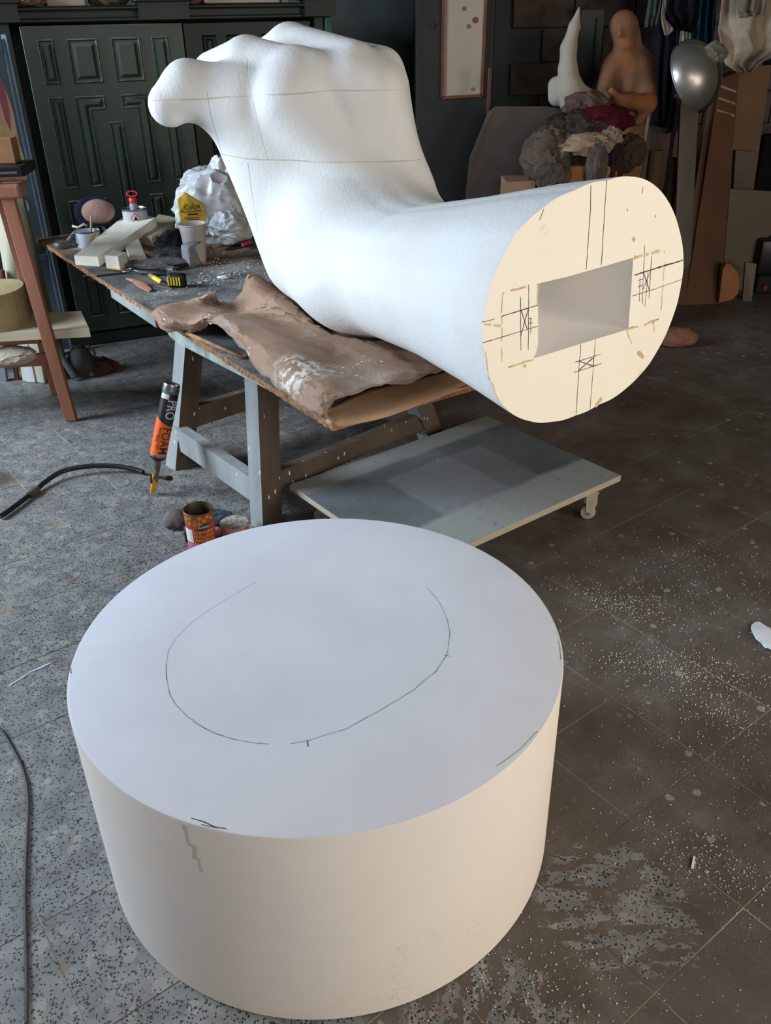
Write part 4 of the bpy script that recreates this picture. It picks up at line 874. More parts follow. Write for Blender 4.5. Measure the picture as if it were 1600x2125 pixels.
# ================================================================ things on the table
TZ = .7
FOAMW = simple('offwhite_foam', (240, 234, 218), (226, 219, 200), 8, .85, bump=.2, bscale=60); FOAMC = simple('dusty_cream_foam', (212, 198, 168), (188, 174, 146), 8, .85, bump=.2, bscale=60)
def hexb(name, label, cat, bot, hgt, mat, lift=(0, 0, 0, 0), bev=.003, group=None, part='block'):
    bot = [V(q) for q in bot]; low = [q + V((0, 0, l)) for q, l in zip(bot, lift)]
    t = thing(name, label, cat, low[0], group or 'foam blocks on the table'); B = MB(); B.hexa(low + [q + V((0, 0, hgt)) for q in low])
    if bev: bmesh.ops.bevel(B.b, geom=B.b.edges[:], offset=bev, segments=1, affect='EDGES')
    B.build(part, mat, t); return t
hexb('foam_plank', 'longest off white foam bar, propped diagonally over another block on the table', 'foam block', [(-1.415, 4.035, 0.7), (-1.29, 3.996, 0.7), (-1.152, 4.61, 0.755), (-1.339, 4.821, 0.755)], .045, FOAMW)
hexb('foam_bar', 'dusty cream foam bar lying under the raised end of the longest bar', 'foam block', [(-1.227, 4.477, 0.7), (-1.127, 4.37, 0.7), (-1.089, 4.853, 0.7), (-1.229, 4.986, 0.7)], .05, FOAMC)
t = hexb('foam_cube', 'small off white foam cube with a yellow underside, in front of the longest bar', 'foam block', [(-1.242, 3.933, 0.708), (-1.17, 3.9, 0.708), (-1.153, 3.987, 0.708), (-1.233, 4.04, 0.708)], .058, FOAMW)
B = MB(); B.hexa([V(q) for q in ((-1.255, 3.957, 0.7), (-1.171, 3.915, 0.7), (-1.153, 4.002, 0.7), (-1.244, 4.074, 0.7), (-1.244, 3.924, 0.708), (-1.161, 3.882, 0.708), (-1.143, 3.968, 0.708), (-1.233, 4.04, 0.708))]); tag(B.build('yellow_layer', simple('yellow_layer', (206, 168, 70), rough=.7), t), 'yellow layer glued under the cube')
hexb('foam_wedge', 'pale foam wedge tilted between the small cube and the round wood offcut', 'foam block', [(-1.146, 3.992, 0.7), (-1.075, 4.021, 0.7), (-1.178, 4.312, 0.7), (-1.225, 4.216, 0.7)], .03, FOAMW, (0, 0, .03, .02))
# solvent can
cb = V((-1.263, 4.628, 0.7)); t = thing('solvent_can', 'round white metal can with a red cap and a flame sign behind the foam bars', 'can', cb)
ch = (-1.237, 4.62, 0.846)[2] - .70
WT = simple('white_can_label', (190, 190, 190), (176, 176, 178), 10, .5, spec=.4); TIN = simple('bright_tin', (150, 152, 156), metal=.9, rough=.32)
B = MB(); B.lathe([(0, 0), (.062, 0), (.063, .004), (.063, ch - .009), (.063, ch - .008)], cb, 40); B.build('label_body', WT, t, True, 40)
B = MB(); B.lathe([(.063, ch - .009), (.065, ch - .007), (.065, ch), (.060, ch), (.058, ch - .006), (.020, ch - .005), (0, ch - .006)], cb, 40); B.build('rim', TIN, t, True, 40)
B = MB(); B.lathe([(.020, ch - .006), (.022, ch + .012), (.016, ch + .030), (.0, ch + .03)], cb, 24); B.build('neck', simple('grey_plastic_neck', (150, 156, 164), rough=.4), t, True, 40)
RED = simple('red_plastic', (190, 40, 48), rough=.4, spec=.5)
B = MB(); B.lathe([(.0, ch + .026), (.020, ch + .026), (.021, ch + .048), (.018, ch + .052), (0, ch + .052)], cb, 24); cp = B.build('cap', RED, t, True, 40)
B = MB(); rc = cb + V((0, 0, ch + .058)); B.tube([rc + V((.026 * math.cos(a), .006 * math.sin(a), .012 + .012 * math.sin(a))) for a in [2 * PI * k / 20 for k in range(21)]], .004, 8, caps=False); B.build('pull_ring', RED, cp, True)
fr = (cam.matrix_world.translation - cb); fr.z = 0; fr.normalize(); sd = V((-fr.y, fr.x, 0))
def wrap(c, r, h, u, z, off=.0006): return c + (fr * math.cos(u / r) + sd * math.sin(u / r)) * (r + off) + V((0, 0, h + z))
def stamp(c, r, h, poly, mat, parent, name, off=.0006, u0=0.0):
    B = MB(); pts = []
    for a, b in zip(poly, poly[1:] + poly[:1]):
        for k in range(4): pts.append((a[0] + (b[0] - a[0]) * k / 4, a[1] + (b[1] - a[1]) * k / 4))
    cx = sum(p[0] for p in pts) / len(pts); cy = sum(p[1] for p in pts) / len(pts)
    ce = B.b.verts.new(wrap(c, r, h, u0 + cx, cy, off)); vs = [B.b.verts.new(wrap(c, r, h, u0 + a, b, off)) for a, b in pts]
    for i in range(len(vs)): B.b.faces.new((ce, vs[i], vs[(i + 1) % len(vs)]))
    return B.build(name, mat, parent)
hh = ch - .040
stamp(cb, .063, hh, [(0, -.026), (.026, 0), (0, .026), (-.026, 0)], simple('red_print', (160, 50, 46), rough=.5), t, 'warning_frame')
stamp(cb, .063, hh, [(0, -.021), (.021, 0), (0, .021), (-.021, 0)], simple('white_print', (205, 202, 200), rough=.5), t, 'warning_ground', .0010)
stamp(cb, .063, hh, [(-.008, -.010), (.008, -.010), (.009, -.002), (.004, .003), (.005, .007), (0, .012), (-.002, .005), (-.006, .003), (-.009, -.003)], simple('black_print', (30, 30, 30), rough=.5), t, 'flame_sign', .0014)
# enamel mug with things in it
mc = V((-1.457, 4.414, 0.7)); t = thing('enamel_mug', 'white enamel mug with a blue rim holding brushes at the table corner', 'mug', mc)
mh = .082; EN = simple('white_enamel', (196, 204, 214), rough=.25, spec=.6); BL = simple('blue_enamel', (44, 66, 110), rough=.3, spec=.6)
B = MB(); B.lathe([(0, .002), (.052, .002), (.058, .01), (.060, mh), (.057, mh), (.055, .012), (0, .008)], mc, 40); B.build('mug_body', EN, t, True, 50)
B = MB(); B.lathe([(.0595, mh - .006), (.062, mh - .002), (.0605, mh + .002), (.057, mh), (.057, mh - .006)], mc, 40); B.build('rim', BL, t, True)
hd = V((-.8, -.6, 0)).normalized(); B = MB(); B.tube([mc + hd * .058 + V((0, 0, .07)), mc + hd * .085 + V((0, 0, .068)), mc + hd * .09 + V((0, 0, .04)), mc + hd * .06 + V((0, 0, .02))], .005, 8); B.build('handle', BL, t, True)
STK = simple('stained_stick_wood', (170, 146, 112), (140, 116, 86), 12, .7)
def stick(name, label, cat, a, b, r, mat, flat=1.0, r2=None):
    t = thing(name, label, cat, a); B = MB(); a, b = V(a), V(b); B.tube([a, a.lerp(b, .5), b], [r, r, r2 or r], 8, flat=flat); B.build('shaft', mat, t, True, 40); return t
t = stick('spatula_stick', 'pale wooden stick leaning out of the front of the enamel mug', 'stick', V((-1.43, 4.297, 0.7)) + V((0, 0, .008)), (-1.395, 4.37, 0.795), .009, STK, .5)
t = stick('long_brush', 'brush with a pale wooden handle sticking up between mug and cap', 'brush', mc + V((.01, 0, .03)), (-1.451, 4.5, 0.833), .006, STK)
B = MB(); q = V((-1.405, 4.5, 0.783)); B.tube([q, q + V((.02, 0, -.03)), q + V((.05, 0, -.045))], [.004, .006, .008], 8); B.build('bristles', simple('dirty_bristles', (130, 104, 80), rough=.9), t)
# round flat brush lying at the corner
bc = V((-1.594, 4.417, 0.7)); t = thing('round_brush', 'round flat grey brush with a pale handle lying on the far table corner', 'brush', bc)
B = MB(); B.lathe([(0, 0), (.040, 0), (.044, .006), (.044, .022), (.038, .03), (0, .032)], bc, 32); B.build('head', simple('dull_grey_metal', (108, 100, 92), (84, 78, 72), 20, .5, .3), t, True, 40)
B = MB(); h0 = bc + V((.02, .03, .03)); h1 = V((-1.526, 4.5, 0.776)); B.tube([h0, h0.lerp(h1, .5), h1], [.010, .012, .009], 8, flat=.7); B.build('handle', STK, t, True)
B = MB(); q = h1; B.tube([q + V((-.03, 0, .012)), q + V((0, 0, .004)), q + V((.03, 0, .02)), q + V((.045, 0, .01))], .006, 8); B.build('wire_head', simple('pale_wire', (190, 180, 160), rough=.7), t, True)
# dusty blue cap
hc = V((-1.469, 4.62, 0.83)); t = thing('blue_hat', 'dark blue cap with a round dusty pink pad leaning against the cabinet side', 'hat', V((hc.x, hc.y, .70)))
NAVY = cloth_mat('navy_cloth', (40, 48, 70), (30, 34, 48)); PINK = cloth_mat('dusty_pink_pad', (160, 130, 120), (140, 112, 104))
ax = V((.25, -.9, .30)).normalized()
B = MB(); B.lathe([(.0, -.06), (.06, -.045), (.09, -.015), (.100, .0), (.094, .010), (.0, .012)], hc, 36, axis=ax, sy=.82); B.build('shell', NAVY, t, True, 50)
B = MB(); B.lathe([(.0, .0), (.080, .0), (.083, .008), (.070, .024), (.04, .034), (0, .038)], hc + V((.022, -.004, .004)), 36, axis=ax, sy=.74); B.build('pad', PINK, t, True, 50)
B = MB(); q = V((hc.x, hc.y, .70)); B.tube([q + V((-.03, .02, .0)), q + V((-.02, .01, .05)), hc + V((-.01, .03, -.05)), hc + V((0, .02, 0))], [.055, .045, .035, .02], 10); tag(B.build('stem', NAVY, t, True), 'dark folded cloth the cap rests on')
# paper cup
cu = V((-0.859, 4.075, 0.7)); t = thing('plastic_cup', 'tall white plastic cup standing in front of the plastic bag', 'cup', cu)
cz = (-0.837, 4.04, 0.87)[2] - .70; B = MB()
B.lathe([(0, .0), (.044, .0), (.0455, .004), (.058, cz - .03), (.0595, cz - .028), (.0605, cz - .008), (.064, cz - .006), (.065, cz), (.061, cz), (.057, cz - .02), (.043, .01), (0, .008)], cu, 48)
B.build('cup_body', simple('used_white_plastic', (206, 196, 190), (194, 182, 176), 6, .5, spec=.4), t, True, 40)
B = MB(); B.lathe([(0, cz - .045), (.0535, cz - .045)], cu, 32); tag(B.build('residue', simple('pinkish_residue', (170, 140, 130), rough=.8), t), 'pinkish dried residue inside')
# plastic bags
PL = simple('crumpled_white_plastic', (196, 198, 200), (178, 180, 182), 7, .38, spec=.5, bump=.35, bscale=14)
def baggy(name, lab, cen, rad, seed, mat, parent=None, fold=.24, freq=3.6): return rag(name, lab, 'plastic bag' if lab else None, cen, rad, mat, seed, fold, freq, base=.701, sub=5, parent=parent)
bg = thing('plastic_bag', 'heap of crumpled white plastic bags behind the tall cup', 'plastic bag', (-0.84, 4.548, 0.7))
for p_, r_, sd_ in (((-0.822, 4.5, 0.828), (.16, .10, .16), 21), ((-0.782, 4.6, 0.88), (.09, .07, .17), 22), ((-0.889, 4.66, 0.959), (.095, .08, .065), 24), ((-0.934, 4.62, 0.934), (.06, .06, .05), 27), ((-0.739, 4.4, 0.783), (.09, .09, .07), 25)):
    baggy('bag_fold', None, p_, r_, sd_, PL, bg)
YEL = simple('yellow_printed_plastic', (214, 172, 44), (190, 148, 36), 12, .4, spec=.5)
yc = V((-0.911, 4.36, 0.877)); yfr = (cam.matrix_world.translation - yc).normalized(); yx = V((0, 0, 1)).cross(yfr).normalized(); yz = yfr.cross(yx)
MY = Matrix((yx, yz, yfr)).transposed().to_4x4(); MY.translation = yc
B = MB()
def yf(u, v):
    x = (u - .5) * .125; top = .085 - abs(u - .32) * .09; y = -.07 + v * (.07 + top)
    return MY @ V((x, y, .012 * math.cos((u - .5) * 3) + .006 * noise.noise(V((u * 4, v * 5, 1)))))
B.grid(yf, 16, 16); ym = B.build('yellow_label', YEL, bg, True, fix=False, solid=.001); tag(ym, 'yellow printed panel of the bag')
BK = simple('black_lettering', (24, 22, 20), rough=.5)
for ch_, x_, y_, s_, r0 in (('a', -.046, .000, .030, .5), ('C', -.024, .012, .036, .15), ('y', -.004, .014, .036, 0), ('J', .006, .02, .03, -.1), ('O', .020, .012, .026, 0), ('R', .037, .012, .026, -.05)):
    text_flat(ch_, s_, MY @ Matrix.Translation((x_, y_, .0165)) @ Matrix.Rotation(r0, 4, 'Z'), BK, ym)
for x_, y_, w_, h_ in ((-.015, -.008, .05, .003), (.028, -.006, .04, .003), (.004, -.020, .05, .006), (-.004, -.036, .07, .003), (0, -.044, .06, .003)):
    B = MB(); B.box((x_, y_, .0162), (w_, h_, .0005)); B.b.transform(MY); B.build('printed_line', BK, ym)
# crumpled grey things
GRY = cloth_mat('grey_rag', (96, 98, 102), (74, 76, 82)); LG = cloth_mat('light_grey_rag', (150, 152, 154), (124, 126, 128)); DKR = cloth_mat('dark_grey_rag', (54, 54, 60), (40, 40, 46))
rag('dark_rag', 'dark grey crumpled rag tucked between the cream foam bar and the cup', 'rag', (-0.992, 4.24, 0.735), (.075, .09, .055), DKR, 31, .3, base=.701)
rag('glove', 'grey dusty glove lying in front of the cup', 'glove', (-0.978, 4.106, 0.72), (.07, .05, .028), GRY, 33, .3, base=.701)
rag('grey_crumple', 'long dust covered grey rag behind the black handled tool', 'rag', (-1.01, 3.966, 0.712), (.12, .045, .024), simple('dusty_grey', (120, 116, 114), (88, 84, 84), 22, .9, bump=.4), 35, .3, base=.701)
t = thing('grey_sheet_scrap', 'light grey bent sheet scrap standing against the front of the cup', 'scrap', (-0.85, 3.973, 0.7))
S0 = [[(-0.895, 3.977, 0.7), (-0.861, 3.938, 0.7), (-0.818, 3.997, 0.7)], [(-0.902, 3.98, 0.743), (-0.862, 3.94, 0.756), (-0.829, 3.97, 0.752)], [(-0.905, 4, 0.782), (-0.868, 3.95, 0.792), (-0.835, 3.96, 0.793)], [(-0.907, 4.03, 0.784), (-0.867, 4, 0.802), (-0.81, 4, 0.801)]]
S_ = surf([[V(q) for q in r] for r in S0], 4, 4); B = MB(); vv = [[B.b.verts.new(q + V((0, .004 * noise.noise(q * 30), 0))) for q in r] for r in S_]
for i in range(len(vv) - 1):
    for j in range(len(vv[0]) - 1): B.b.faces.new((vv[i][j], vv[i + 1][j], vv[i + 1][j + 1], vv[i][j + 1]))
B.build('sheet', LG, t, True, 50, solid=.003)
t = thing('wood_offcut', 'short round piece of wood beside the grey glove', 'wood offcut', (-1.073, 4.143, 0.7)); B = MB(); a, b = V((-1.108, 4.129, 0.722)), V((-1.012, 4.043, 0.722)); B.tube([a, b], .021, 20); B.build('bark', simple('bark_brown', (128, 104, 88), (100, 80, 68), 14, .85, bump=.3), t, True, 40)
B = MB(); d_ = (b - a).normalized(); B.lathe([(0, 0), (.0195, 0), (.0195, .001), (0, .001)], b, 20, axis=d_); tag(B.build('cut_end', simple('dark_end_grain', (84, 70, 60), rough=.8), t), 'darker sawn end')
# tools
BLK_ = simple('black_rubber', (22, 22, 24), rough=.5, spec=.4); STL = simple('tool_steel', (160, 160, 160), metal=.9, rough=.35)
def tube_part(name, pts, r, mat, parent, flat=1.0, seg=8): B = MB(); B.tube(pts, r, seg, flat=flat); return B.build(name, mat, parent, True, 50)
t = thing('foam_cutter_knife', 'black handled tool with a metal ring at its end, in front of the foam cube', 'tool', (-1.058, 3.878, 0.7))
tube_part('grip', [(-1.071, 3.837, 0.715), (-1.007, 3.81, 0.716), (-0.942, 3.804, 0.714)], [.014, .017, .012], BLK_, t, .6)
rc = V((-1.13, 3.871, 0.712)); B = MB(); B.tube([rc + V((.022 * math.cos(a), .022 * math.sin(a), .004 * math.cos(a))) for a in [2 * PI * k / 18 for k in range(19)]], .004, 8, caps=False); B.build('ring', STL, t, True)
tube_part('neck', [rc + V((.022, 0, 0)), (-1.072, 3.841, 0.714)], .005, STL, t)
t = thing('pruning_shears', 'second black handled tool with a bright curved blade beside the first', 'tool', (-0.912, 3.908, 0.7))
tube_part('grip', [(-0.995, 3.946, 0.712), (-0.923, 3.888, 0.716), (-0.865, 3.957, 0.713)], [.010, .014, .010], BLK_, t, .7); tube_part('blade', [(-0.953, 3.849, 0.722), (-0.912, 3.799, 0.727), (-0.899, 3.871, 0.724)], [.003, .008, .002], STL, t, .4)
t = thing('metal_rod', 'thin dark metal rod lying along the table edge left of the tools', 'rod', (-1.208, 3.833, 0.7)); tube_part('rod', [(-1.255, 3.813, 0.704), (-1.135, 3.861, 0.704)], .004, simple('dark_steel', (60, 58, 56), metal=.6, rough=.5), t)
# tape measure
tc = V((-0.856, 3.595, 0.7)); t = thing('tape_measure', 'black tape measure with yellow ribs lying on the table', 'tape measure', tc)
tx = (V((-0.815, 3.607, 0.7)) - V((-0.898, 3.614, 0.7))).normalized(); ty = V((-tx.y, tx.x, 0)); MT = Matrix((tx, ty, CZ)).transposed()
B = MB(); B.box(tc + ty * .02 + V((0, 0, .029)), (.078, .042, .058), MT, .014, 3); B.build('case', BLK_, t, True, 40)
YL = simple('yellow_plastic', (222, 196, 62), rough=.45)
for k in range(5):
    B = MB(); B.box(tc - ty * .0015 + tx * (-.032 + k * .012) + V((0, 0, .028)), (.0065, .004, .036), MT, .0015); B.build('yellow_rib', YL, t)
t = thing('box_cutter', 'yellow and black snap blade cutter lying beside the tape measure', 'cutter', (-0.978, 3.763, 0.7))
tube_part('handle', [(-0.989, 3.753, 0.709), (-0.937, 3.669, 0.709)], .010, YL, t, .5); tube_part('blade_sleeve', [(-1.036, 3.836, 0.708), (-0.989, 3.753, 0.709)], .008, simple('steel_tan', (190, 160, 120), metal=.4, rough=.4), t, .4); tube_part('end_cap', [(-0.937, 3.669, 0.709), (-0.886, 3.599, 0.708)], .008, BLK_, t, .5)
t = thing('wooden_spatula', 'flat reddish wooden modelling spatula lying near the table edge', 'spatula', (-1.026, 3.656, 0.7))
tube_part('blade', [(-1.066, 3.715, 0.706), (-1.006, 3.616, 0.706), (-0.954, 3.541, 0.705)], [.008, .020, .011], simple('reddish_spatula', (150, 104, 78), (130, 88, 64), 14, .6), t, .22, 10); tube_part('tip', [(-1.107, 3.751, 0.706), (-1.066, 3.715, 0.706)], [.004, .008], STK, t, .4)
t = thing('dark_modelling_knife', 'thin dark modelling tool lying below the tape measure', 'tool', (-0.925, 3.617, 0.7)); tube_part('shaft', [(-0.986, 3.645, 0.706), (-0.933, 3.61, 0.708), (-0.868, 3.571, 0.705)], [.004, .009, .004], simple('dark_tool_wood', (66, 54, 48), rough=.6), t, .4); tube_part('tip', [(-1.007, 3.667, 0.705), (-0.986, 3.645, 0.706)], [.002, .004], STL, t, .4)
for lab, a, b, w, m_ in (('black flat bar lying behind the cup near the foam hand', (-0.748, 4.273, 0.706), (-0.632, 4.366, 0.706), .022, BLK_), ('pale wood strip lying behind the cup', (-0.833, 4.334, 0.706), (-0.749, 4.411, 0.706), .03, STK), ('dark strip of sheet lying under the plastic bags', (-0.855, 4.493, 0.705), (-0.724, 4.617, 0.705), .03, DKR)):
    t = thing('flat_strip', lab, 'strip', a); B = MB(); B.bar(a, b, w, .010, bev=.001); B.build('strip', m_, t)
t = thing('pink_marker', 'short pink plastic marker near the foam hand', 'marker', (-0.668, 4.419, 0.7)); tube_part('barrel', [(-0.669, 4.278, 0.724), (-0.636, 4.338, 0.724)], .009, simple('pink_plastic', (196, 64, 110), rough=.4), t)
# crumbs
def crumbs(name, label, spots, z, mat, parent=None, size=(.002, .006), cat='foam crumbs'):
    B = MB(); rg = random.Random(7)
    for cx, cy, sx, sy, ang, n in spots:
        for _ in range(n):
            a, b = rg.gauss(0, 1) * sx, rg.gauss(0, 1) * sy; x = cx + a * math.cos(ang) - b * math.sin(ang); y = cy + a * math.sin(ang) + b * math.cos(ang)
            s = rg.uniform(*size); R = Matrix.Rotation(rg.uniform(0, PI), 3, 'Z')
            B.box((x, y, z + s * .3), (s * rg.uniform(.6, 2.0), s, s * .6), R)
    o = B.build(name, mat, parent, fix=False); return tag(o, label, cat, kind='stuff')
CR = simple('foam_crumb_white', (228, 226, 220), rough=.8)
p = (-0.743, 3.686, 0.7); q = (-0.691, 3.888, 0.7)
crumbs('foam_crumbs', 'white foam crumbs scattered over the grey part of the table top', [(p[0], p[1], .10, .06, .6, 90), (q[0], q[1], .10, .16, .3, 60), (p[0] - .05, p[1] + .35, .08, .08, 0, 30)], .7005, CR, size=(.002, .005))
for lab, a in (('larger white foam shaving on the table left of the paper', (-0.681, 3.728, 0.7)), ('small foam shaving on the table beside the tape measure', (-0.967, 3.819, 0.7))):
    rag('foam_shaving', lab, 'foam shaving', V(a) + V((0, 0, .006)), (.018, .009, .007), CR, len(lab), .4, base=.7005, sub=2)

# ================================================================ things on the floor in front
# foam gun with its can
t = thing('foam_gun_can', 'orange and black expanding foam can upside down on a gun, leaning against the trestle leg', 'foam can', (-0.944, 3.063, -0))
k0 = V((-0.912, 3.09, 0.145)); k1 = V((-0.821, 3.15, 0.446)); kd = (k1 - k0).normalized(); KL = (k1 - k0).length; kr = .033
kf = V((.25, -1, .1)); KB = simple('black_can_print', (34, 34, 38), rough=.35, spec=.5); KO = simple('orange_can_print', (224, 98, 28), rough=.4, spec=.4); KW = simple('white_can_print', (206, 206, 202), rough=.4)
def kl(prof, name, mat, parent=t): B = MB(); B.lathe(prof, k0, 36, axis=kd); return B.build(name, mat, parent, True, 40)
kl([(0, .0), (.016, .0), (.030, .010), (kr, .018), (kr, .02)], 'shoulder', KB)
kl([(kr, .02), (kr, KL - .03), (kr, KL - .03)], 'can_body', KB)
kl([(kr + .0002, .02), (kr + .0004, .021), (kr + .0004, .028), (kr + .0002, .029)], 'silver_band', TIN)
kl([(kr, KL - .03), (kr + .001, KL - .026), (kr - .001, KL - .012), (kr, KL - .006), (kr - .002, KL), (kr - .006, KL - .002), (kr - .010, KL - .010), (0, KL - .004)], 'can_base', TIN)
KZ = kd; kx = V(kf); kx = (kx - KZ * kx.dot(KZ)).normalized(); ky = KZ.cross(kx)
def kw(a, h, off=.0005): return k0 + (kx * math.cos(a) + ky * math.sin(a)) * (kr + off) + KZ * h
def kpatch(fn, a0, a1, name, mat, na=24, nh=6, off=.0006):
    B = MB(); vv = [[B.b.verts.new(kw(a0 + (a1 - a0) * i / na, fn(i / na)[0] + (fn(i / na)[1] - fn(i / na)[0]) * j / nh, off)) for j in range(nh + 1)] for i in range(na + 1)]
    for i in range(na):
        for j in range(nh): B.b.faces.new((vv[i][j], vv[i + 1][j], vv[i + 1][j + 1], vv[i][j + 1]))
    return B.build(name, mat, t, True)
kpatch(lambda u: (.028, .150 + .05 * (1 - u) ** 1.6), -1.9, 1.3, 'orange_panel', KO)
kpatch(lambda u: (KL - .058, KL - .038), -1.2, -.1, 'white_label', KW, 10, 2)
kpatch(lambda u: (KL - .036, KL - .026), -1.2, 1.2, 'colour_strip', simple('green_print', (70, 110, 80), rough=.4), 10, 2)
for w__, h_, m_ in (('PRO', KL - .098, KW), ('FOAM', .092, KB)):
    text_cyl(w__, .052, k0, kd, kr, .36, h_, m_, t, along=True, sx=.80, front=kf, bold=.0003, off=.0016)
for i_, (txt_, a_) in enumerate((('EXPANDING PU FOAM', -.42), ('750 ML', -.66))):
    text_cyl(txt_, .009, k0, kd, kr, a_, .10, KB, t, along=True, front=kf, off=.0014)
GB = simple('dirty_gun_metal', (110, 96, 78), (80, 72, 62), 30, .6, metal=.4)
tube_part('gun_adapter', [k0, V((-0.916, 3.08, 0.107))], [.016, .011], GB, t); tube_part('gun_body', [(-0.905, 3.085, 0.133), (-0.926, 3.07, 0.075), (-0.925, 3.07, 0.058)], [.008, .011, .009], GB, t)
gp = tube_part('gun_grip', [(-0.925, 3.075, 0.09), (-0.933, 3.065, 0.05), V((-0.946, 3.063, 0)) + V((0, .01, .012))], [.011, .0135, .012], simple('yellow_gun_grip', (206, 150, 40), (186, 132, 34), 20, .5), t, .8, 12)
for k in range(9):
    c_ = V((-0.926, 3.075, 0.086)).lerp(V((-0.946, 3.063, 0)) + V((0, .01, .012)), .1 + k * .095); B = MB(); B.box(c_ + V((0, -.012, 0)), (.016, .004, .002)); B.build('grip_rib', simple('dark_yellow', (150, 104, 26), rough=.6), gp)
tube_part('trigger', [(-0.938, 3.06, 0.096), (-0.941, 3.055, 0.06)], .004, BLK_, t); tube_part('barrel', [(-0.923, 3.08, 0.075), (-0.896, 3.12, 0.046)], [.006, .007], GB, t); tube_part('nozzle', [(-0.9, 3.12, 0.049), (-0.88, 3.14, 0.036)], [.011, .010], BLK_, t)
# hose
t = thing('black_hose', 'black rubber hose curving over the floor from the left edge to the foam gun', 'hose', (-1.336, 3.267, 0))
hp = [V(q) for q in ((-1.573, 2.795, 0.013), (-1.501, 2.894, 0.013), (-1.46, 3.016, 0.013), (-1.436, 3.096, 0.013), (-1.413, 3.17, 0.02), (-1.363, 3.241, 0.03), (-1.269, 3.272, 0.035), (-1.159, 3.28, 0.03), (-1.064, 3.263, 0.02), (-1.02, 3.245, 0.012), (-0.981, 3.234, 0.01))]
hs = []
for i in range(1, len(hp) - 2): hs += [catmull(hp[i - 1], hp[i], hp[i + 1], hp[i + 2], k / 6) for k in range(6)]
tube_part('hose_line', hs[:14] if False else hs, .0105, BLK_, t, 1, 10)
tube_part('coupling', [(-1.447, 3.062, 0.014), (-1.429, 3.113, 0.015)], .015, GB, t, 1, 10); 
# cable at the left
t = thing('grey_cable', 'thin grey cable running down the floor at the left of the drum', 'cable', (-0.835, 1.294, 0))
hp = [V(q) for q in ((-1.141, 1.8, 0.004), (-1.063, 1.737, 0.004), (-0.992, 1.65, 0.004), (-0.939, 1.574, 0.004), (-0.898, 1.486, 0.004), (-0.86, 1.371, 0.004), (-0.814, 1.228, 0.004), (-0.767, 1.102, 0.004), (-0.733, 1.009, 0.004), (-0.704, 0.925, 0.004), (-0.67, 0.823, 0.004))]
hs = []
for i in range(1, len(hp) - 2): hs += [catmull(hp[i - 1], hp[i], hp[i + 1], hp[i + 2], k / 6) for k in range(6)]
tube_part('cable_line', hs, .0042, simple('grey_cable_skin', (70, 68, 68), (54, 52, 52), 20, .6), t, 1, 8)
# olive tin
oc = V((-0.675, 2.68, 0)); t = thing('olive_tin', 'opened red olive tin with yellow lettering standing behind the drum', 'tin can', oc)
oh = (-0.676, 2.7, 0.148)[2]; orr = .052
fr = (cam.matrix_world.translation - oc); fr.z = 0; fr.normalize(); sd = V((-fr.y, fr.x, 0))
B = MB(); B.lathe([(0, 0), (orr, 0), (orr, .003), (orr, oh - .002)], oc, 48); B.build('tin_body', simple('faded_red_print', (172, 52, 50), (158, 44, 46), 10, .45), t, True, 40)
B = MB(); B.lathe([(orr, oh - .002), (orr + .002, oh), (orr, oh + .002), (orr - .001, oh), (orr - .002, .01), (0, .01)], oc, 48); tag(B.build('tin_inside', simple('rusty_tin_inside', (92, 78, 62), (70, 60, 50), 20, .5, .5), t, True, 40), 'dull brown inside of the tin')
def oband(z0, z1, a0, a1, mat, name, off=.0005, n_=20):
    B = MB(); vv = [[B.b.verts.new(wrap(oc, orr, 0, orr * (a0 + (a1 - a0) * i / n_), z0 + (z1 - z0) * j / 2, off)) for j in range(3)] for i in range(n_ + 1)]
    for i in range(n_):
        for j in range(2): B.b.faces.new((vv[i][j], vv[i + 1][j], vv[i + 1][j + 1], vv[i][j + 1]))
    return B.build(name, mat, t, True)
oband(oh - .045, oh - .004, -1.5, 1.5, simple('olive_photo_ground', (140, 84, 40), (110, 60, 30), 60, .5), 'picture_band')
OL = simple('printed_olives', (186, 130, 62), (160, 100, 44), 40, .5)
for k, (u, z) in enumerate(((-.055, -.020), (-.040, -.034), (-.036, -.014), (-.018, -.026), (-.020, -.040), (.0, -.014), (.014, -.026), (.030, -.014), (.045, -.024), (-.004, -.036))):
    stamp(oc, orr, oh, [(.009 * math.cos(a), .008 * math.sin(a)) for a in [PI / 3 * q for q in range(6)]], OL, t, 'printed_olive', .0009, u) if False else stamp(oc, orr, oh, [(u + .009 * math.cos(a), z + .008 * math.sin(a)) for a in [PI / 3 * q for q in range(6)]], OL, t, 'printed_olive', .0009)
oband(0, .030, -1.5, -.05, simple('faded_pink_print', (186, 96, 120), rough=.5), 'pink_band', .0007)
oband(oh - .115, oh - .060, -1.5, -.62, simple('white_info_print', (210, 206, 200), rough=.5), 'info_panel', .0007)
oband(0.0, oh - .050, -.50, -.485, simple('gold_line', (206, 170, 90), rough=.5), 'gold_line', .0009, 2); oband(oh - .0515, oh - .050, -.50, 1.2, simple('gold_line2', (206, 170, 90), rough=.5), 'gold_line', .0009)
stamp(oc, orr, oh - .052, [(.012 + .025 * math.cos(a), .013 * math.sin(a) + .006 * math.cos(a)) for a in [2 * PI * q / 16 for q in range(16)]], simple('dark_green_print', (26, 60, 44), rough=.4), t, 'badge', .0012)
YG = simple('gold_lettering', (222, 176, 70), rough=.5); PC = simple('pale_lettering', (200, 206, 196), rough=.5)
def otext(tx_, size, u, z, mat): 
    me = text_mesh(tx_, size, fine=.006)
    for v in me.vertices: v.co = wrap(oc, orr, oh, u + v.co.x, z + v.co.y, .0014 + v.co.z)
    link('lettering', me, mat, t)
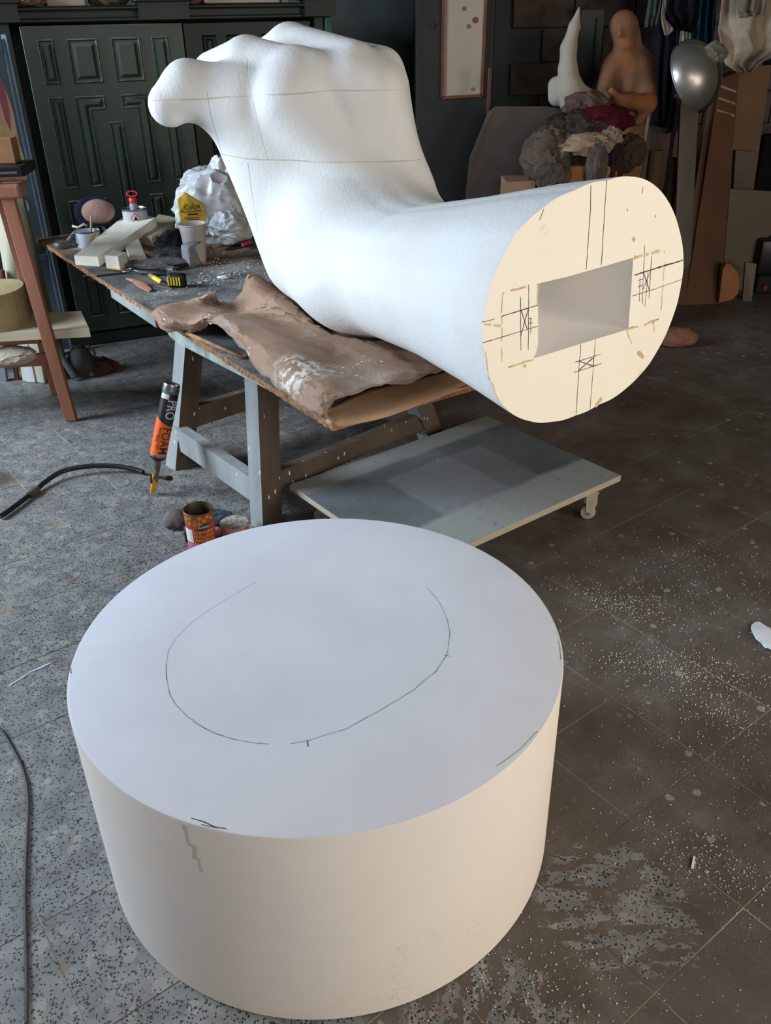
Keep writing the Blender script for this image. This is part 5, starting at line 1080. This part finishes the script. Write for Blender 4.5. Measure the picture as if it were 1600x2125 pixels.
otext('Cudillero', .012, .012, -.051, PC); otext('ACEITUNAS', .0155, .012, -.072, YG); otext('SEVILLANAS', .0155, .012, -.088, YG); otext('RELLENAS', .0155, .012, -.104, YG); otext('DE ANCHOA', .0145, .012, -.121, PC)
# pink tin
pc = V((-0.561, 2.729, 0)); t = thing('pink_tin', 'low pink and red tin with a dust covered top beside the olive tin', 'tin can', pc); ph = (-0.566, 2.77, 0.06)[2]
B = MB(); B.lathe([(0, 0), (.050, 0), (.052, .004), (.052, ph - .012), (.050, ph - .006)], pc, 40); B.build('tin_body', simple('worn_pink_print', (196, 128, 132), (176, 70, 76), 9, .5), t, True, 40)
B = MB(); rg = random.Random(2); B.lathe([(.050, ph - .008), (.054, ph - .006), (.053, ph), (.046, ph + .002), (.03, ph - .001), (.015, ph + .003), (0, ph)], pc, 40); B.build('dusty_lid', simple('dust_and_crumbs', (128, 118, 108), (180, 174, 166), 60, .9, bump=.6, bscale=90), t, True, 40)
# lumps and scraps
rag('clay_lump', 'grey brown clay lump on the floor left of the olive tin', 'lump', V((-0.791, 2.825, 0)) + V((0, 0, .02)), (.055, .05, .036), simple('grey_clay', (104, 98, 98), (92, 74, 66), 14, .85), 41, .12, base=0)
t = thing('dark_scrap_block', 'small dark block on the floor against the olive tin', 'block', (-0.734, 2.716, 0)); B = MB(); B.box(V((-0.732, 2.716, 0)) + V((0, 0, .022)), (.03, .05, .044), Matrix.Rotation(.2, 3, 'Z'), .003); B.build('block', simple('dark_scrap', (60, 56, 56), rough=.8), t)
rag('blue_glove', 'crumpled dark blue grey rag behind the olive tin', 'rag', V((-0.655, 2.84, 0)) + V((0, 0, .012)), (.06, .04, .022), cloth_mat('blue_grey_cloth', (70, 76, 92), (54, 58, 72)), 43, .3, base=0)
rag('concrete_chip', 'pale grey chip on the floor between the two tins', 'stone', V((-0.63, 2.739, 0)) + V((0, 0, .012)), (.022, .018, .016), simple('chip_grey', (140, 138, 134), rough=.9), 44, .15, base=0, sub=3)
rag('pink_foam_chunk', 'pinkish rounded foam chunk on the dark floor below the arm face', 'foam chunk', V((1.7, 4.748, 0)) + V((0, 0, .045)), (.105, .06, .05), simple('pinkish_foam', (140, 96, 78), (116, 82, 68), 9, .85), 46, .14, base=0)
rag('paper_scrap', 'torn white paper scrap on the floor at the right edge', 'paper scrap', V((1.153, 2.053, 0)) + V((0, 0, .006)), (.03, .055, .008), simple('white_scrap', (214, 220, 224), rough=.7), 48, .3, base=0, sub=3)
p1 = (0.831, 1.919, 0); p2 = (0.761, 2.255, 0); p3 = (0.713, 1.252, 0); p4 = (0.906, 1.736, 0); p5 = (0.283, 0.997, 0); p6 = (1.054, 2.382, 0)
crumbs('foam_crumbs', 'foam crumbs scattered over the brown floor right of the drum', [(p1[0], p1[1], .13, .05, -.3, 620), (p2[0], p2[1], .10, .05, -.4, 380), (p3[0], p3[1], .10, .05, -.7, 360), (p4[0], p4[1], .06, .08, .5, 220), (p5[0], p5[1], .10, .08, 0, 300), (p6[0], p6[1], .22, .16, 0, 420), (1.0, 1.6, .35, .4, 0, 800)], .0002, simple('floor_crumb', (214, 210, 200), rough=.85), size=(.0009, .0024))
t = thing('white_splinter', 'small white splinter lying on a tile at the lower right', 'splinter', (0.672, 1.266, 0)); B = MB(); B.bar((0.664, 1.248, 0.003), (0.679, 1.278, 0.003), .005, .004); B.build('splinter', CR, t)
# ================================================================ back right of the workshop
SLATE = simple('dark_slate_metal_paint', (38, 39, 36), (32, 33, 31), 3, .6, spec=.3)
t = thing('grey_metal_cupboard', 'tall plain dark grey metal cupboard behind the foam arm carrying the framed sheet', 'cupboard', (.47, 5.95, 0))
x0, x1 = (0.243, 5.75, 1.26)[0], (0.708, 5.75, 1.25)[0]
B = MB(); B.box(((x0 + x1) / 2, 5.98, 1.15), (x1 - x0, .46, 2.3), bev=.004); B.build('carcass', SLATE, t)
B = MB(); B.box(((x0 + x1) / 2, 5.745, 1.16), (x1 - x0 - .01, .012, 2.24), bev=.003); dr_ = B.build('door', SLATE, t)
B = MB(); B.lathe([(0, 0), (.012, 0), (.014, .012), (0, .016)], (0.336, 5.74, 1.634), 20, axis=(0, -1, 0)); B.build('lock', BLK_, dr_, True, 40)
t = thing('framed_sheet', 'stained pale sheet in a thin brown wooden frame on the grey cupboard door', 'picture frame', (0.519, 5.73, 1.512))
a0, a1, a2, a3 = (V(q) for q in ((0.399, 5.725, 1.251), (0.638, 5.725, 1.259), (0.645, 5.725, 1.754), (0.401, 5.725, 1.758)))
up = (a3 - a0) * 1.04; B = MB(); B.prism([a0, a1, a1 + (a2 - a1) * 1.04, a0 + up], (0, .006, 0)); sh = B.build('sheet', simple('stained_sheet', (168, 152, 136), (158, 142, 126), 3, .7), t)
FRM = simple('brown_frame_wood', (110, 62, 42), (92, 52, 36), 10, .6)
for a, b in ((a0, a1), (a1, a1 + (a2 - a1) * 1.04), (a1 + (a2 - a1) * 1.04, a0 + up), (a0 + up, a0)):
    B = MB(); B.bar(a + V((0, -.004, 0)), b + V((0, -.004, 0)), .016, .014, up=(0, 1, 0)); B.build('frame_bar', FRM, t)
for p_, r_, m_ in (((0.521, 5.722, 1.713), .012, (104, 96, 76)), ((0.587, 5.722, 1.654), .017, (110, 72, 60)), ((0.549, 5.722, 1.623), .012, (96, 104, 80)), ((0.584, 5.722, 1.294), .010, (120, 96, 86))):
    B = MB(); B.lathe([(0, 0), (r_, 0), (r_ * .9, .001), (0, .0012)], p_, 9, axis=(0, -1, 0)); B.build('stain', simple('stain', m_, rough=.8), sh)
t = thing('red_pole', 'thin dark red wooden pole standing right of the framed sheet', 'pole', (0.691, 5.5, 0.679)); q = V((0.658, 5.5, 1.417)); B = MB(); B.box((q.x, 5.5, q.z / 2), (.022, .03, q.z), bev=.003); B.build('pole', simple('dark_red_wood', (96, 52, 42), (74, 40, 34), 8, .6, stretch=(1, 1, .2)), t)
# big rounded board
t = thing('rounded_board', 'wide dark brown board with rounded upper corners leaning behind the rag pile', 'board', (0.88, 5.35, 0.701))
pl_ = [(0.521, 5.3, 0.772), (0.538, 5.32, 0.955), (0.604, 5.34, 1.11), (0.644, 5.36, 1.198), (0.685, 5.36, 1.225), (0.959, 5.36, 1.219), (1.099, 5.36, 1.199), (1.17, 5.35, 1.143), (1.225, 5.3, 0.757)]
pl_ = [V(q) for q in pl_]; b0_ = V((pl_[0].x - .02, 5.18, 0)); b1_ = V((pl_[-1].x + .02, 5.18, 0))
B = MB(); B.prism([b0_] + pl_ + [b1_], (0, .03, 0)); B.build('board', simple('dark_brown_board', (84, 74, 66), (66, 58, 52), 3, .85), t)
# horn sculpture
HY = 5.42
HM = simple('smooth_pale_foam', (166, 156, 142), (154, 144, 130), 4, .8)
def horn(P):
    pts = ((1.125, 5.42, 1.702), (1.107, 5.42, 1.612), (1.084, 5.42, 1.507), (1.088, 5.42, 1.4), (1.113, 5.42, 1.301), (1.15, 5.42, 1.226)); rr = (.008, .030, .044, .052, .070, .090)
    d = None
    for a, b, ra, rb in zip(pts, pts[1:], rr, rr[1:]):
        e = seg_d(P, a, b, ra, rb); d = e if d is None else smin(d, e, .02)
    d = smin(d, seg_d(P, (1.15, 5.42, 1.251), (1.252, 5.45, 1.239), .075, .055), .03)
    d = smin(d, seg_d(P, (1.039, 5.46, 1.318), (1.049, 5.46, 1.263), .050, .055), .006)
    return d
hb = (1.154, 5.42, 1.175)
t = thing('horn_sculpture', 'pale curved pointed horn shape with a rounded lobe beside the orange statue', 'sculpture', (hb[0], 5.42, hb[2] - .04))
solid_mesh('horn', horn, (.85, 5.15, 1.0), (1.55, 5.7, 1.78), .010, HM, t)
t = thing('dark_plinth', 'dark wooden box plinth under the pale horn behind the rags', 'plinth', (hb[0], 5.48, 0)); B = MB(); B.box((hb[0] - .02, 5.53, (hb[2] - .045) / 2), (.24, .20, hb[2] - .045), bev=.006); B.build('box_body', simple('dark_plinth_wood', (60, 52, 46), rough=.85), t)
B = MB(); B.box((hb[0] - .02, 5.50, hb[2] - .06), (.26, .24, .03), bev=.004); B.build('top_plate', simple('dark_plinth_top', (70, 60, 52), rough=.85), t)
# grey panel behind the horn
t = thing('grey_fabric_panel', 'grey panel with rounded corners standing behind the horn tip', 'panel', (1.353, 6.2, 1.43)); a0, a1, a2, a3 = (V(q) for q in ((1.309, 6.25, 1.346), (1.467, 6.25, 1.343), (1.435, 6.25, 1.701), (1.292, 6.25, 1.704)))
B = MB(); B.box(((a0.x + a1.x) / 2, 6.28, a2.z / 2), (a1.x - a0.x, .05, a2.z), bev=.015, seg=2); B.build('panel', simple('grey_panel_cloth', (88, 92, 92), rough=.9), t)
B = MB(); B.box((a1.x - .05, 6.25, a2.z / 2), (.012, .02, a2.z * .94), bev=.003); B.build('edge_bar', simple('grey_panel_bar', (66, 70, 70), rough=.9), t)
# orange foam statue of a robed figure
def statue(P):
    def Yp_(q): return np.array(q)
    head = (1.397, 5.5, 1.606); d = seg_d(P, head, (1.411, 5.49, 1.537), .080, .062, (1, 1.15, 1.05))
    d = smin(d, seg_d(P, (1.449, 5.54, 1.593), (1.486, 5.54, 1.477), .050, .050), .03)          # hood falling behind
    d = smin(d, seg_d(P, (1.416, 5.5, 1.511), (1.435, 5.52, 1.445), .048, .060), .025)
    d = smin(d, seg_d(P, (1.377, 5.52, 1.397), (1.525, 5.56, 1.407), .090, .092), .04)         # shoulders
    d = smin(d, seg_d(P, (1.45, 5.54, 1.362), (1.482, 5.54, 1.184), .110, .112), .05)          # chest
    d = smin(d, seg_d(P, (1.485, 5.54, 1.184), (1.44, 5.56, .05), .112, .165, (1, .85, 1)), .05)          # robe
    d = smin(d, seg_d(P, (1.53, 5.5, 1.394), (1.569, 5.45, 1.222), .064, .060), .022)         # left arm
    d = smin(d, seg_d(P, (1.561, 5.42, 1.217), (1.375, 5.3, 1.249), .060, .036), .014)
    d = smin(d, seg_d(P, (1.344, 5.48, 1.379), (1.301, 5.42, 1.26), .060, .050), .022)         # right arm
    d = smin(d, seg_d(P, (1.297, 5.4, 1.254), (1.353, 5.3, 1.255), .046, .032), .010)
    d = smin(d, seg_d(P, (1.355, 5.29, 1.263), (1.314, 5.27, 1.294), .030, .018), .010)         # joined hands
    d = smin(d, seg_d(P, (1.555, 5.42, 1.2), (1.52, 5.4, 1.131), .048, .026), .015)         # hanging sleeve
    face = (1.365, 5.42, 1.591)
    d = np.maximum(d, -(np.linalg.norm((P - np.array((1.341, 5.33, 1.578))) / np.array((1, .5, 1.5)), axis=-1) - .052) * .6)
    d = smin(d, seg_d(P, (1.358, 5.42, 1.607), (1.357, 5.41, 1.568), .012, .016), .02)
    w = .006 * np.sin(P[..., 0] * 46 + P[..., 2] * 7) * np.clip((1.05 - P[..., 2]) * 3, 0, 1)
    f = .006 * np.sin(P[..., 0] * 38 - P[..., 2] * 22 + 3 * P[..., 1]) * np.clip((1.46 - P[..., 2]) * 6, 0, 1) * np.clip((P[..., 2] - .95) * 6, 0, 1)
    return d + w + f
st_ = thing('orange_foam_statue', 'orange foam statue of a hooded robed figure with joined hands behind the foam arm', 'statue', (1.44, 5.55, 0))
ORG = simple('orange_brown_foam', (146, 92, 56), (104, 80, 62), 5, .9, bump=.3, bscale=30)
solid_mesh('statue_body', statue, (1.05, 5.1, .0), (1.85, 5.9, 1.80), .0125, ORG, st_)
B = MB(); B.lathe([(0, 0), (.20, 0), (.20, .04), (.18, .05), (0, .05)], (1.46, 5.56, 0), 32); B.build('base', simple('statue_base', (120, 84, 58), rough=.9), st_, True, 40)
t = thing('pale_lath', 'thin pale lath leaning behind the right side of the orange statue', 'lath', (1.686, 5.8, 1.119)); B = MB(); B.bar((1.677, 5.75, 1.145), ((1.648, 5.75, 0.674)[0] - .05, 5.70, .0), .012, .012); B.build('lath', simple('pale_lath_wood', (180, 166, 140), rough=.8), t)

# rag pile on boxes
t = thing('orange_cardboard_box', 'orange brown cardboard box under the pile of rags', 'box', (1.077, 4.95, 0.817)); zb = (1.064, 4.95, 0.961)[2]
xa, xb = (0.957, 4.9, 0.878)[0], (1.188, 4.9, 0.872)[0]; OC = simple('orange_cardboard', (160, 106, 62), (138, 90, 54), 6, .8)
B = MB(); B.box(((xa + xb) / 2 + .02, 5.04, zb / 2), (xb - xa + .16, .26, zb), bev=.004); B.build('box_body', OC, t); B = MB(); B.box(((xa + xb) / 2 + .02, 4.90, zb - .07), (xb - xa + .17, .006, .13)); B.build('flap', OC, t)
t = thing('brown_box', 'brown cardboard box with its lid shut left of the rag pile', 'box', (0.784, 4.95, 0.823)); zc = (0.781, 4.95, 0.884)[2]; xc, xd = (0.701, 4.9, 0.858)[0], (0.859, 4.9, 0.855)[0]
B = MB(); B.box(((xc + xd) / 2, 5.05, zc / 2), (xd - xc, .22, zc), bev=.004); B.build('box_body', CARD, t); B = MB(); B.box(((xc + xd) / 2, 4.935, zc - .04), (xd - xc + .004, .005, .08)); B.build('flap', CARD, t)
for nm, lab, p_, r_, m_, sd_ in (
    ('grey_rag', 'dusty grey rag spilling down the left side of the rag pile', (0.936, 4.98, 0.995), (.11, .09, .12), ((112, 104, 100), (84, 78, 76)), 51),
    ('grey_rag', 'grey ragged cloth hanging lowest at the left of the rag pile', (0.94, 4.9, 0.922), (.075, .06, .075), ((104, 98, 94), (80, 76, 74)), 52),
    ('white_rag', 'off white crumpled rag on the front of the rag pile', (1.123, 4.93, 1.064), (.13, .06, .045), ((182, 168, 150), (160, 146, 130)), 53),
    ('grey_white_rag', 'pale grey crumpled cloth at the right end of the off white rag', (1.254, 4.97, 1.085), (.055, .05, .05), ((150, 140, 132), (120, 112, 106)), 54),
    ('maroon_cloth', 'dark maroon cloth folded on top of the rag pile', (1.213, 5.05, 1.164), (.125, .08, .060), ((84, 24, 40), (66, 18, 30)), 55),
    ('dark_rag', 'dark grey cloth under the maroon cloth', (1.122, 5.05, 1.128), (.12, .09, .08), ((72, 70, 66), (58, 56, 54)), 56),
    ('lilac_rag', 'dull lilac grey cloth behind the maroon cloth', (1.165, 5.22, 1.223), (.095, .07, .065), ((112, 98, 98), (96, 84, 84)), 57),
    ('brown_rag', 'dark brown cloth in the middle of the rag pile', (1.012, 5.08, 1.103), (.11, .10, .08), ((70, 62, 54), (58, 52, 46)), 58),
    ('hanging_rag', 'grey cloth tail hanging over the front of the orange box', (1.174, 4.88, 0.961), (.045, .03, .10), ((104, 98, 98), (86, 80, 82)), 59),
    ('purple_rag', 'dark purple cloth hanging at the right of the rag pile', (1.277, 4.95, 0.974), (.045, .05, .10), ((62, 44, 48), (50, 36, 42)), 60),
    ('grey_rag', 'brown grey cloth bulging at the right edge of the rag pile', (1.387, 5.08, 0.997), (.08, .07, .075), ((84, 72, 62), (70, 60, 54)), 61),
    ('dark_rag', 'dark filling cloth in the middle under the off white rag', (1.115, 5.02, 0.993), (.12, .08, .055), ((66, 58, 54), (50, 46, 44)), 62)):
    rag(nm, lab, 'rag', p_, r_, cloth_mat('cloth_%d' % sd_, *[(c[0] * .86, c[1] * .80, c[2] * .74) for c in m_]), sd_, .30, 4.6, group='rags in the pile behind the foam arm')

# ================================================================ hanging clothes, lamp, cardboard at the right
rail = thing('hanging_rail', 'dark wooden rail carrying the clothes at the right', 'rail', (2.1, 5.95, 1.98)); B = MB(); B.bar((1.2, 5.95, 1.98), (3.3, 5.95, 1.98), .04, .05); B.build('rail', simple('dark_rail', (60, 48, 40), rough=.8), rail)
for x_ in (1.25, 3.25): B = MB(); B.box((x_, 6.2, 1.98), (.04, .48, .04)); B.build('bracket', simple('dark_bracket', (50, 46, 42), rough=.6), rail)
def drape(name, lab, cat, outline, y, mat, seed, amp=.03, top=1.985, nu=26, nv=34, freq=18):
    """hanging cloth: outline = rows of (left, right) points from top to bottom"""
    rows = [(V(a), V(b)) for a, b in outline]
    B = MB()
    def f(u, v):
        k = v * (len(rows) - 1); i = min(int(k), len(rows) - 2); t_ = k - i
        a = rows[i][0].lerp(rows[i + 1][0], t_); b = rows[i][1].lerp(rows[i + 1][1], t_); q = a.lerp(b, u)
        fd = math.sin(u * freq + seed + 1.5 * noise.noise(V((u * 2, v * 3, seed)))) * amp * (.4 + .6 * v)
        rg_ = (1 - 2 * abs(noise.noise(V((u * 5 + seed, v * 3, seed * 2))))) * amp * .7
        return V((q.x, y + fd + rg_, q.z))
    B.grid(f, nu, nv); return tag(B.build(name, mat, None, True, 60, fix=False, solid=.004), lab, cat)
T_ = lambda q: (q[0], q[1], 1.985)
BKC = cloth_mat('black_cloth', (26, 27, 32), (18, 20, 26)); WC = cloth_mat('dusty_white_cloth', (168, 152, 134), (142, 128, 112)); TEAL = cloth_mat('petrol_blue_cloth', (28, 74, 92), (22, 58, 74)); GC = cloth_mat('grey_green_cloth', (70, 78, 72), (54, 62, 58))
drape('black_trousers', 'black trousers hanging between the orange statue and the metal lamp', 'trousers', [(T_((1.652, 5.9, 1.737)), T_((1.824, 5.9, 1.734))), ((1.697, 5.9, 1.484), (1.862, 5.9, 1.481)), ((1.752, 5.9, 1.081), (1.87, 5.9, 1.148)), ((1.775, 5.9, 1.047), (1.837, 5.9, 1.04))], 5.9, BKC, 1)
drape('green_grey_cloth', 'small grey green cloth hanging high beside the statue hood', 'cloth', [(T_((1.624, 5.8, 1.736)), T_((1.703, 5.8, 1.734))), ((1.612, 5.8, 1.675), (1.696, 5.8, 1.661)), ((1.611, 5.8, 1.594), (1.681, 5.8, 1.607))], 5.82, GC, 2, .015, nv=16)
drape('white_scrap_cloth', 'small white pointed cloth scrap hanging in front of the black trousers', 'cloth', [(T_((1.674, 5.78, 1.734)), T_((1.708, 5.78, 1.733))), ((1.688, 5.78, 1.656), (1.711, 5.78, 1.636)), ((1.698, 5.78, 1.607), (1.781, 5.78, 1.585)), ((1.723, 5.78, 1.552), (1.745, 5.78, 1.556))], 5.78, WC, 3, .008, nv=16)
drape('black_bag', 'black cloth bag hanging above the metal lamp', 'bag', [(T_((1.715, 5.7, 1.732)), T_((1.862, 5.7, 1.729))), ((1.691, 5.7, 1.684), (1.892, 5.7, 1.68)), ((1.735, 5.7, 1.616), (1.884, 5.7, 1.596)), ((1.785, 5.7, 1.581), (1.866, 5.7, 1.564))], 5.72, BKC, 4, .03)
drape('blue_cloth', 'petrol blue cloth hanging above and behind the metal lamp', 'cloth', [(T_((1.889, 5.85, 1.731)), T_((2.008, 5.85, 1.729))), ((1.907, 5.85, 1.582), (2.034, 5.85, 1.58)), ((1.922, 5.85, 1.45), (2.045, 5.85, 1.447))], 5.86, TEAL, 5, .02)
drape('pale_strip_cloth', 'narrow pale cloth strip left of the blue cloth', 'cloth', [(T_((1.818, 5.88, 1.733)), T_((1.881, 5.88, 1.732))), ((1.844, 5.88, 1.579), (1.905, 5.88, 1.577)), ((1.854, 5.88, 1.417), (1.931, 5.88, 1.415))], 5.88, WC, 6, .01)
drape('white_work_coat', 'large dusty white coat hanging at the right edge', 'coat', [(T_((1.937, 5.5, 1.723)), T_((2.312, 5.5, 1.716))), ((1.943, 5.5, 1.654), (2.327, 5.5, 1.646)), ((1.957, 5.5, 1.548), (2.35, 5.5, 1.54)), ((1.982, 5.5, 1.463), (2.363, 5.5, 1.48)), ((2.026, 5.5, 1.401), (2.212, 5.5, 1.415)), ((2.112, 5.5, 1.358), (2.155, 5.5, 1.367))], 5.5, WC, 7, .045, nu=44, nv=44, freq=11)
drape('grey_shirt', 'grey cloth hanging over the white coat', 'shirt', [(T_((1.986, 5.38, 1.72)), T_((2.144, 5.38, 1.717))), ((1.997, 5.38, 1.675), (2.149, 5.38, 1.676)), ((2.021, 5.38, 1.633), (2.149, 5.38, 1.653))], 5.4, cloth_mat('grey_shirt_cloth', (120, 108, 96), (98, 88, 78)), 8, .02, nv=14)
drape('navy_sleeve', 'dark navy sleeve tip hanging below the coat at the right edge', 'sleeve', [((2.261, 5.6, 1.479), (2.404, 5.6, 1.489)), ((2.272, 5.6, 1.393), (2.425, 5.6, 1.389))], 5.6, cloth_mat('navy_sleeve_cloth', (22, 34, 46), (18, 28, 38)), 9, .015, nv=8)
# metal lamp reflector
lamp = thing('metal_reflector_lamp', 'round polished metal reflector lamp clamped on a post at the right', 'lamp', (1.784, 5.25, 1.333))
lc = V((1.782, 5.25, 1.376)); lax = V((.62, -.60, .42)).normalized(); MET = simple('scratched_aluminium', (176, 172, 164), (150, 146, 138), 6, .36, metal=.8, bump=.05, bscale=30); 
prof = [(.182 * math.cos(a), .165 * math.sin(a)) for a in [k * PI / 2 / 14 for k in range(15)]]
B = MB(); B.lathe([(.175, -.004), (.177, -.001), (.185, -.006), (.186, .001)] + prof, lc - lax * .06, 64, axis=lax); tag(B.build('reflector', MET, lamp, True, 60), 'polished bowl shaped reflector')
B = MB(); s1 = lax.cross(V((0, 0, 1))).normalized(); s2 = s1.cross(lax)
arc = [lc - lax * .06 + (lax * (.170 * math.sin(a)) + s2 * (.188 * math.cos(a))) for a in [k * PI / 16 for k in range(0, 17)]]
B.tube(arc, .010, 6, flat=.8); B.build('strap', simple('dark_strap', (36, 33, 30), rough=.7), lamp, True)
rag('rag_knot', None, None, V((1.835, 5.22, 1.469)), (.055, .045, .05), cloth_mat('knot_cloth', (120, 112, 98), (96, 90, 80)), 71, .25, parent=lamp)
pz = lc - lax * .10; B = MB(); B.tube([pz, V((pz.x + .03, 5.45, 1.15)), V((pz.x + .04, 5.52, .06))], .012, 10); B.build('lamp_post', simple('dark_steel_post', (48, 46, 48), rough=.4, metal=.6), lamp, True)
B = MB(); B.lathe([(0, 0), (.13, 0), (.13, .02), (.02, .03), (0, .03)], (pz.x + .04, 5.52, 0), 32); B.build('lamp_base', simple('dark_steel_base', (48, 46, 48), rough=.5, metal=.6), lamp, True, 40)
def board(name, lab, cat, p, th, mat, dy=0, part='board', extra=None):
    """upright slab from four front corners; bottom pair, then top pair"""
    p = [V(q) for q in p]; t = thing(name, lab, cat, p[0]); B = MB(); B.prism(p, (0, th, 0)); o = B.build(part, mat, t); return t
board('grey_plank', 'weathered grey plank standing upright below the metal lamp', 'plank', [((1.939, 5.72, 0.584)[0], 5.60, 0), ((2.048, 5.72, 0.581)[0], 5.60, 0), (1.959, 5.72, 1.226), (1.848, 5.72, 1.229)], .03, simple('weathered_grey_wood', (112, 106, 96), (92, 86, 78), 8, .85, stretch=(1, 1, .15), bump=.3))
LB = simple('brown_long_carton', (98, 64, 42), (84, 55, 36), 3, .7, bump=.15, bscale=10); LB2 = simple('brown_long_carton_side', (98, 70, 52), (84, 60, 44), 3, .7)
bl, br, tr_, tl = V((2.001, 5.532, 0)), V((2.237, 5.546, 0)), V((2.266, 5.95, 1.34)), V((2.152, 5.95, 1.304))
t = thing('long_brown_carton', 'long narrow brown cardboard carton leaning upright at the right', 'carton', bl)
B = MB(); B.hexa([bl, br, br + V((0, .16, 0)), bl + V((-.02, .16, 0)), tl, tr_, tr_ + V((0, .15, 0)), tl + V((0, .15, 0))]); B.build('carton_body', LB, t)
q0_, q1_ = bl + V((-.045, .015, 0)), tl + V((-.045, .015, -.15)); B = MB(); B.prism([q0_, bl, tl + V((0, 0, -.1)), q1_], (0, .08, 0)); B.build('side_flap', LB2, t)
mt = tl.lerp(tr_, .5)
for k in range(3): B = MB(); B.bar(tl + (bl - tl) * (.03 + k * .05) + V((.01, -.003, 0)), tr_ + (br - tr_) * (.08 + k * .05) + V((-.01, -.003, 0)), .012, .002, up=(0, 1, 0)); B.build('tape_wrinkle', simple('glossy_tape', (130, 80, 50), rough=.3), t)
TN = simple('tan_cardboard', (126, 96, 74), (112, 84, 64), 4, .8); TN2 = simple('grey_tan_cardboard', (110, 98, 84), (98, 86, 74), 4, .8)
board('tan_carton', 'tall tan cardboard sheet leaning behind the long brown carton', 'cardboard', [((2.367, 6.05, 0.609)[0], 6.0, 0), ((2.541, 6.05, 0.847)[0], 6.0, 0), (2.498, 6.05, 1.371), (2.302, 6.05, 1.362)], .05, TN)
board('flat_carton', 'small grey tan cardboard piece right of the long brown carton', 'cardboard', [(2.369, 5.98, 0.635), (2.498, 5.98, 0.633), (2.477, 5.98, 0.872), (2.339, 5.98, 0.883)], .03, TN2)
board('beige_board', 'large beige board standing right of the long brown carton', 'board', [((2.355, 5.85, 0.142)[0], 5.85, 0), ((2.515, 5.85, 0.187)[0], 5.85, .0), (2.547, 5.85, 0.187), (2.542, 5.85, 0.315), (2.656, 5.85, 0.391), (2.604, 5.85, 0.642), (2.294, 5.85, 0.667)], .02, simple('beige_board_face', (118, 104, 88), (104, 92, 78), 4, .8))
board('small_grey_board', 'narrow grey board at the foot of the beige board', 'board', [(2.407, 5.6, 0), (2.457, 5.573, 0), (2.453, 5.6, 0.24), (2.379, 5.6, 0.251)], .02, simple('small_board_grey', (112, 106, 92), rough=.8))
t = thing('orange_foam_disc', 'rounded orange foam piece standing at the foot of the long brown carton', 'foam piece', (2.301, 5.563, 0)); dcx = V((2.258, 5.55, 0.141)); B = MB()
B.prism([V(q) for q in ((2.211, 5.5, 0.02), (2.296, 5.5, 0.037), (2.326, 5.5, 0.081), (2.322, 5.5, 0.153), (2.295, 5.5, 0.215), (2.249, 5.5, 0.262), (2.216, 5.5, 0.275), (2.199, 5.5, 0.233))], (0, .05, 0)); B.build('disc', simple('orange_foam_face', (158, 106, 76), (140, 94, 66), 6, .85), t)
t = thing('black_machine', 'dark machine with a small red dial at the right edge', 'machine', (2.599, 5.607, 0)); xm0 = (2.533, 5.75, 0.163)[0]
zm = (2.521, 5.75, 0.353)[2]; B = MB(); B.box((xm0 + .22, 5.95, zm * .68), (.44, .4, zm * .64), bev=.02, seg=2); B.build('upper_body', simple('black_enamel', (26, 28, 28), rough=.35), t, True, 40)
B = MB(); B.box((xm0 + .22, 5.94, zm * .18), (.42, .38, zm * .36), bev=.01); lb_ = B.build('lower_body', simple('black_enamel_low', (20, 20, 22), rough=.5), t)
B = MB(); B.lathe([(0, 0), (.018, 0), (.016, .01), (0, .012)], V((2.601, 5.74, 0.044)), 20, axis=(0, -1, 0)); B.build('red_dial', simple('red_dial', (130, 30, 30), rough=.5), lb_, True, 40)
t = thing('black_cloth_bundle', 'dark bundle between the cardboard and the right edge', 'bundle', (2.54, 5.95, 0.889)); B = MB(); B.box(((2.569, 5.98, 0.913)[0] + .02, 6.05, (2.569, 5.98, 0.884)[2] / 2), (.14, .1, (2.534, 5.98, 1.057)[2]), bev=.03, seg=2); B.build('bundle_body', BKC, t, True, 40)
# tubes and box behind the statue
CT = simple('dark_card_tube', (100, 76, 56), (84, 64, 48), 6, .8, stretch=(1, 1, .2))
for lab, px_, z_, r_ in (('thick cardboard tube standing upright left of the grey plank, taller one', (1.78, 5.85, 0.911), 0, .045), ('thick cardboard tube standing upright against the grey plank, shorter one', (1.904, 5.85, 0.863), 0, .035)):
    t = thing('cardboard_tube', lab, 'tube', (px_[0], px_[1], 0), 'cardboard tubes behind the statue'); B = MB(); hz_ = px_[2]; B.lathe([(0, 0), (r_, 0), (r_, hz_), (r_ * .8, hz_), (r_ * .8, hz_ - .1), (0, hz_ - .1)], (px_[0], px_[1], 0), 28); B.build('tube', CT, t, True, 40)
    B = MB(); B.lathe([(r_ * .8, hz_ + .0006), (r_ * .98, hz_ + .0006)], (px_[0], px_[1], 0), 28); B.build('tube_rim', simple('tube_rim', (134, 106, 80), rough=.8), t)
board('stacked_carton', 'dark brown carton standing behind the cardboard tubes', 'carton', [((1.837, 6.1, 0.612)[0], 6.05, 0), ((2.057, 6.1, 0.607)[0], 6.05, 0), (1.994, 6.1, 1.023), (1.797, 6.1, 1.027)], .25, simple('dark_carton', (92, 72, 56), (80, 62, 48), 4, .8))
rag('slung_sack', 'dull olive sack hanging behind the cartons right of the statue', 'sack', V((1.883, 5.98, 1.105)), (.09, .05, .09), cloth_mat('olive_sack', (72, 68, 58), (60, 56, 48)), 75, .2)
